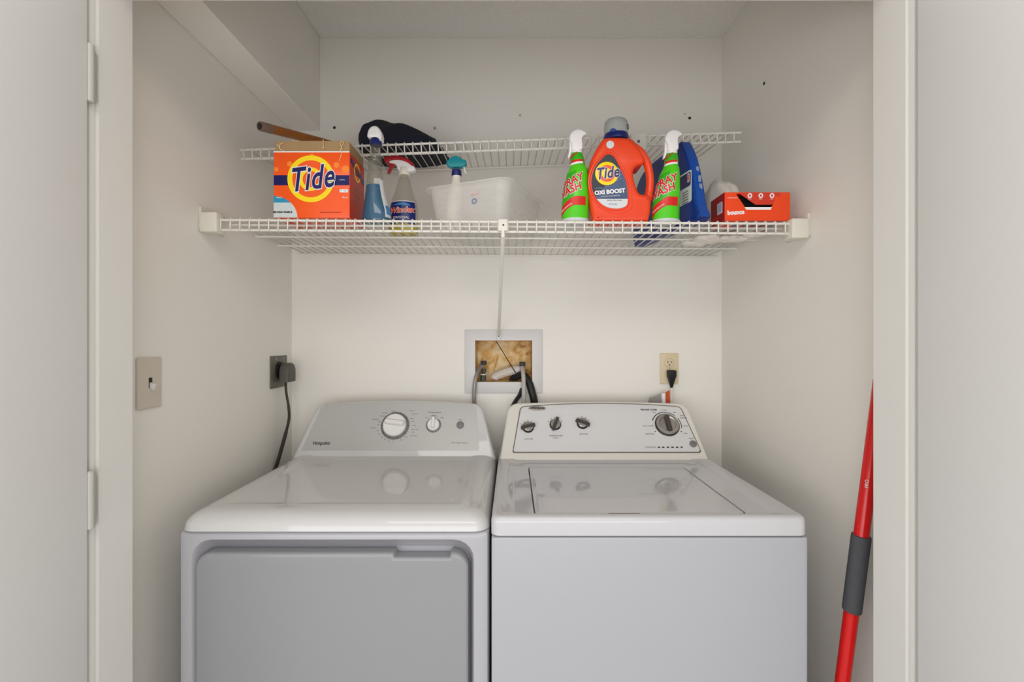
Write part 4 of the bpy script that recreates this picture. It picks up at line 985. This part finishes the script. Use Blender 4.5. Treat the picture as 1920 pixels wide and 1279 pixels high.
fin('end_panel', box(bx0-0.0008, bx0+0.0002, yF+0.0002, yF+.086, zb_, zb_+hb_), 'bounceside', bo)
fin('inner_shade_sheet', box(bx0+0.002, bx1-0.002, yF+0.03, yF+0.032, zb_+0.002, zb_+hb_-0.002), 'dark', bo)  # black sheet standing in for the shade behind the torn opening
fin('white_strip', curve_solid(bof, [G(1396, 389), G(1447, 389), G(1445, 394), G(1399, 394)], half=0.0003, w=0.0005), 'white', bo)
flf = Frame((0, yF-0.0002, zb_+hb_), (1, 0, 0), (0, -0.10, 1))
GF = lambda a, c: flf.hit(a, c)
fl = fin('flap', curve_solid(flf, [GF(1384, 362), GF(1416, 384.5), GF(1456, 384.5), GF(1464, 362)], half=0.0005, w=0.0004), 'flap', bo)
for k, a in enumerate((1405.5, 1426, 1447)):
    u, v_ = GF(a, 367.5); fin('eye_icon', ann(flf, u, v_, 0.0032, 0.0062, w=0.0014, half=0.0002), 'white', fl)
    b = text(flf, 'oxoxo', u, v_-0.0085, 0.0034, None, None, w=0.0013); fin('icon_caption', b, 'white', fl)
text(bof, 'bounce', *G(1379.5, 399), 0.0165, 'white', bo, rot=0.07, w=0.0005, offset=0.0007, sx=0.92)
text(bof, 'outdoor fresh', *G(1373, 371.5), 0.0045, 'white', bo, w=0.0004)
ef = Frame((bx0-0.0008, yF+0.043, zb_), (0, -1, 0), (0, 0, 1))
bl = fin('barcode_patch', curve_solid(ef, rrect(0.015, 0.040, 0.030, 0.030, 0.001), half=0.0002, w=0.0003), 'white', bo)
b = None
for k in range(7): b = curve_solid(ef, rrect(0.005+0.0034*k, 0.041, 0.002, 0.024, 0.0002), half=0.0001, w=0.0007, bm=b)
fin('barcode_bars', b, 'bluegrey', bl)
text(ef, 'bounce', -0.014, 0.02, 0.012, 'orange_side', bo, w=0.0004)
b = None
for k in range(4): b = box(bx0+0.045+0.03*k, bx0+0.068+0.03*k, yF+0.012, yF+0.06, zb_-0.0006, zb_+0.0001, bm=b)
fin('bottom_print', b, 'teallabel', bo)

# lumpy soft things
def blob(center, rx, ry, rz, amp, seed, flat=None, sub=4):
    random.seed(seed); b = bmesh.new(); bmesh.ops.create_icosphere(b, subdivisions=sub, radius=1)
    from mathutils import noise
    for v in b.verts:
        n = v.co.normalized(); o = Vector((seed*3.1, seed*1.7, 0))
        d = 1+amp*noise.noise(n*1.6+o)+amp*0.5*noise.noise(n*4+o)+amp*0.25*abs(noise.noise(n*9+o))
        v.co = Vector((n.x*rx*d, n.y*ry*d, n.z*rz*d))+Vector(center)
        if flat: v.co.z = max(v.co.z, flat(v.co.x, v.co.y))
    return b
c = (0.646, 1.46, deck(0.63)+0.078)
pb_ = thing('plastic_bag', 'crumpled white plastic bag behind the dryer sheet box', 'plastic bag', (0.63, 1.46, deck(0.63)))
fin('bag', blob(c, 0.054, 0.085, 0.096, 0.16, 3, lambda x, y: deck(x)+0.002), 'bag', pb_)
b = None
for k, (x, y, rx, rz) in enumerate(((0.60, 1.42, 0.05, 0.012), (0.66, 1.40, 0.05, 0.014), (0.57, 1.46, 0.04, 0.014), (0.70, 1.36, 0.03, 0.008))):
    b = merge(b, blob((x, y, deck(x)-0.012), rx, 0.03, rz, 0.35, 11+k, sub=3))
fin('sagging_folds', b, 'bag', pb_)
px_ = px(1370, 352, 1.50)
tag(fin('paper_scrap', blob(px_-Vector((0, 0, 0.004)), 0.014, 0.012, 0.008, 0.4, 8, sub=2), mat('faded_rose_paper', (196, 168, 160), 0.7, var=0.4, scale=200)), 'small faded pink paper scrap on top of the white plastic bag', 'paper')

# navy bag on the upper shelf
nb = bmesh.new(); from mathutils import noise
rows = [(-0.486, 0.02, 0.02), (-0.482, 0.075, 0.060), (-0.468, 0.105, 0.100), (-0.44, 0.12, 0.112), (-0.40, 0.125, 0.108), (-0.36, 0.13, 0.098), (-0.32, 0.13, 0.080), (-0.285, 0.125, 0.064), (-0.262, 0.11, 0.052), (-0.24, 0.10, 0.028), (-0.222, 0.07, 0.012)]
rows = [tuple(v) for v in smooth(rows, 4)]
rings = []
for i, (x, hd, hz) in enumerate(rows):
    ring = []
    for k in range(28):
        a = 2*PI*k/28; y = 1.56+hd*math.cos(a); s = math.sin(a)
        n_ = 1+0.12*noise.noise(Vector((x*18, math.cos(a)*2, s*2)))
        yy = 1.565+hd*math.cos(a)*n_; xx = x+0.012*noise.noise(Vector((s*3, x*9, 4)))
        base = udeck(xx, yy)+0.0015
        zz = base+(hz*n_*max(0, s)**0.7 if s > 0 else 0.0)
        ring.append(Vector((xx+0.05*(yy-1.565), yy, zz)))
    rings.append(ring)
nbt = thing('cloth_bag', 'dark navy folded fabric bag lying on the upper shelf', 'bag', (-0.35, 1.56, udeck(-0.35, 1.56)))
fin('bag', loft(rings, nb), 'navybag', nbt, sharp=1.3)
fin('seam', tube(smooth([r[7]+Vector((0, 0, 0.001)) for r in rings[4:34]], 1), 0.0022, 6), 'navybag', nbt)

# ---------------------------------------------------------------- red pole in the right front corner
Dp = 0.972
cA = px(1578.5, 1330, 1.035); cB = px(1606, 1075, Dp+0.03); cT = px(1655.5, 690, Dp)
dv = (cT-cB).normalized()
base = cB-dv*((cB.z-0.012)/dv.z); top = cB+dv*0.42
po = thing('telescopic_pole', 'red cleaning pole with grey foam grip leaning beside the right door jamb', 'pole', base)
TP = Matrix.Translation(base) @ dv.to_track_quat('Z', 'Y').to_matrix().to_4x4()
Lp = (top-base).length
fin('shaft', lathe([(0.012, 0), (0.0142, 0.004), (0.0142, Lp-0.004), (0.012, Lp)], TP, 24), 'polered', po)
def tpar(y):
    # distance along the pole whose axis shows at photo row y
    best = min(range(2000), key=lambda k: abs((CY-(base+dv*(k*Lp/2000)-Vector((0, 0, CAMZ))).z*F/(base+dv*(k*Lp/2000)).y)-y)); return best*Lp/2000
t0, t1 = tpar(1146), tpar(1004)
fin('foam_grip', lathe([(0.0150, t0), (0.0175, t0+0.001), (0.0180, t0+0.004), (0.0180, t1-0.004), (0.0175, t1-0.001), (0.0150, t1)], TP, 28), 'foam', po)
t2 = tpar(905); pf = base+dv*t2
sfm = Frame(pf+Vector((-0.0100, -0.0103, 0)), (0.70, -0.70, 0), dv)
b = text(Frame(pf+Vector((-0.0105, -0.0105, 0)), Vector((0.7, -0.7, 0)), dv), 'PRO', 0, 0, 0.009, None, None, rot=PI/2, w=0.0008)
fin('pole_lettering', b, 'white', po)

# tidy the helper property
for o in bpy.data.objects:
    if '_o' in o: del o['_o']
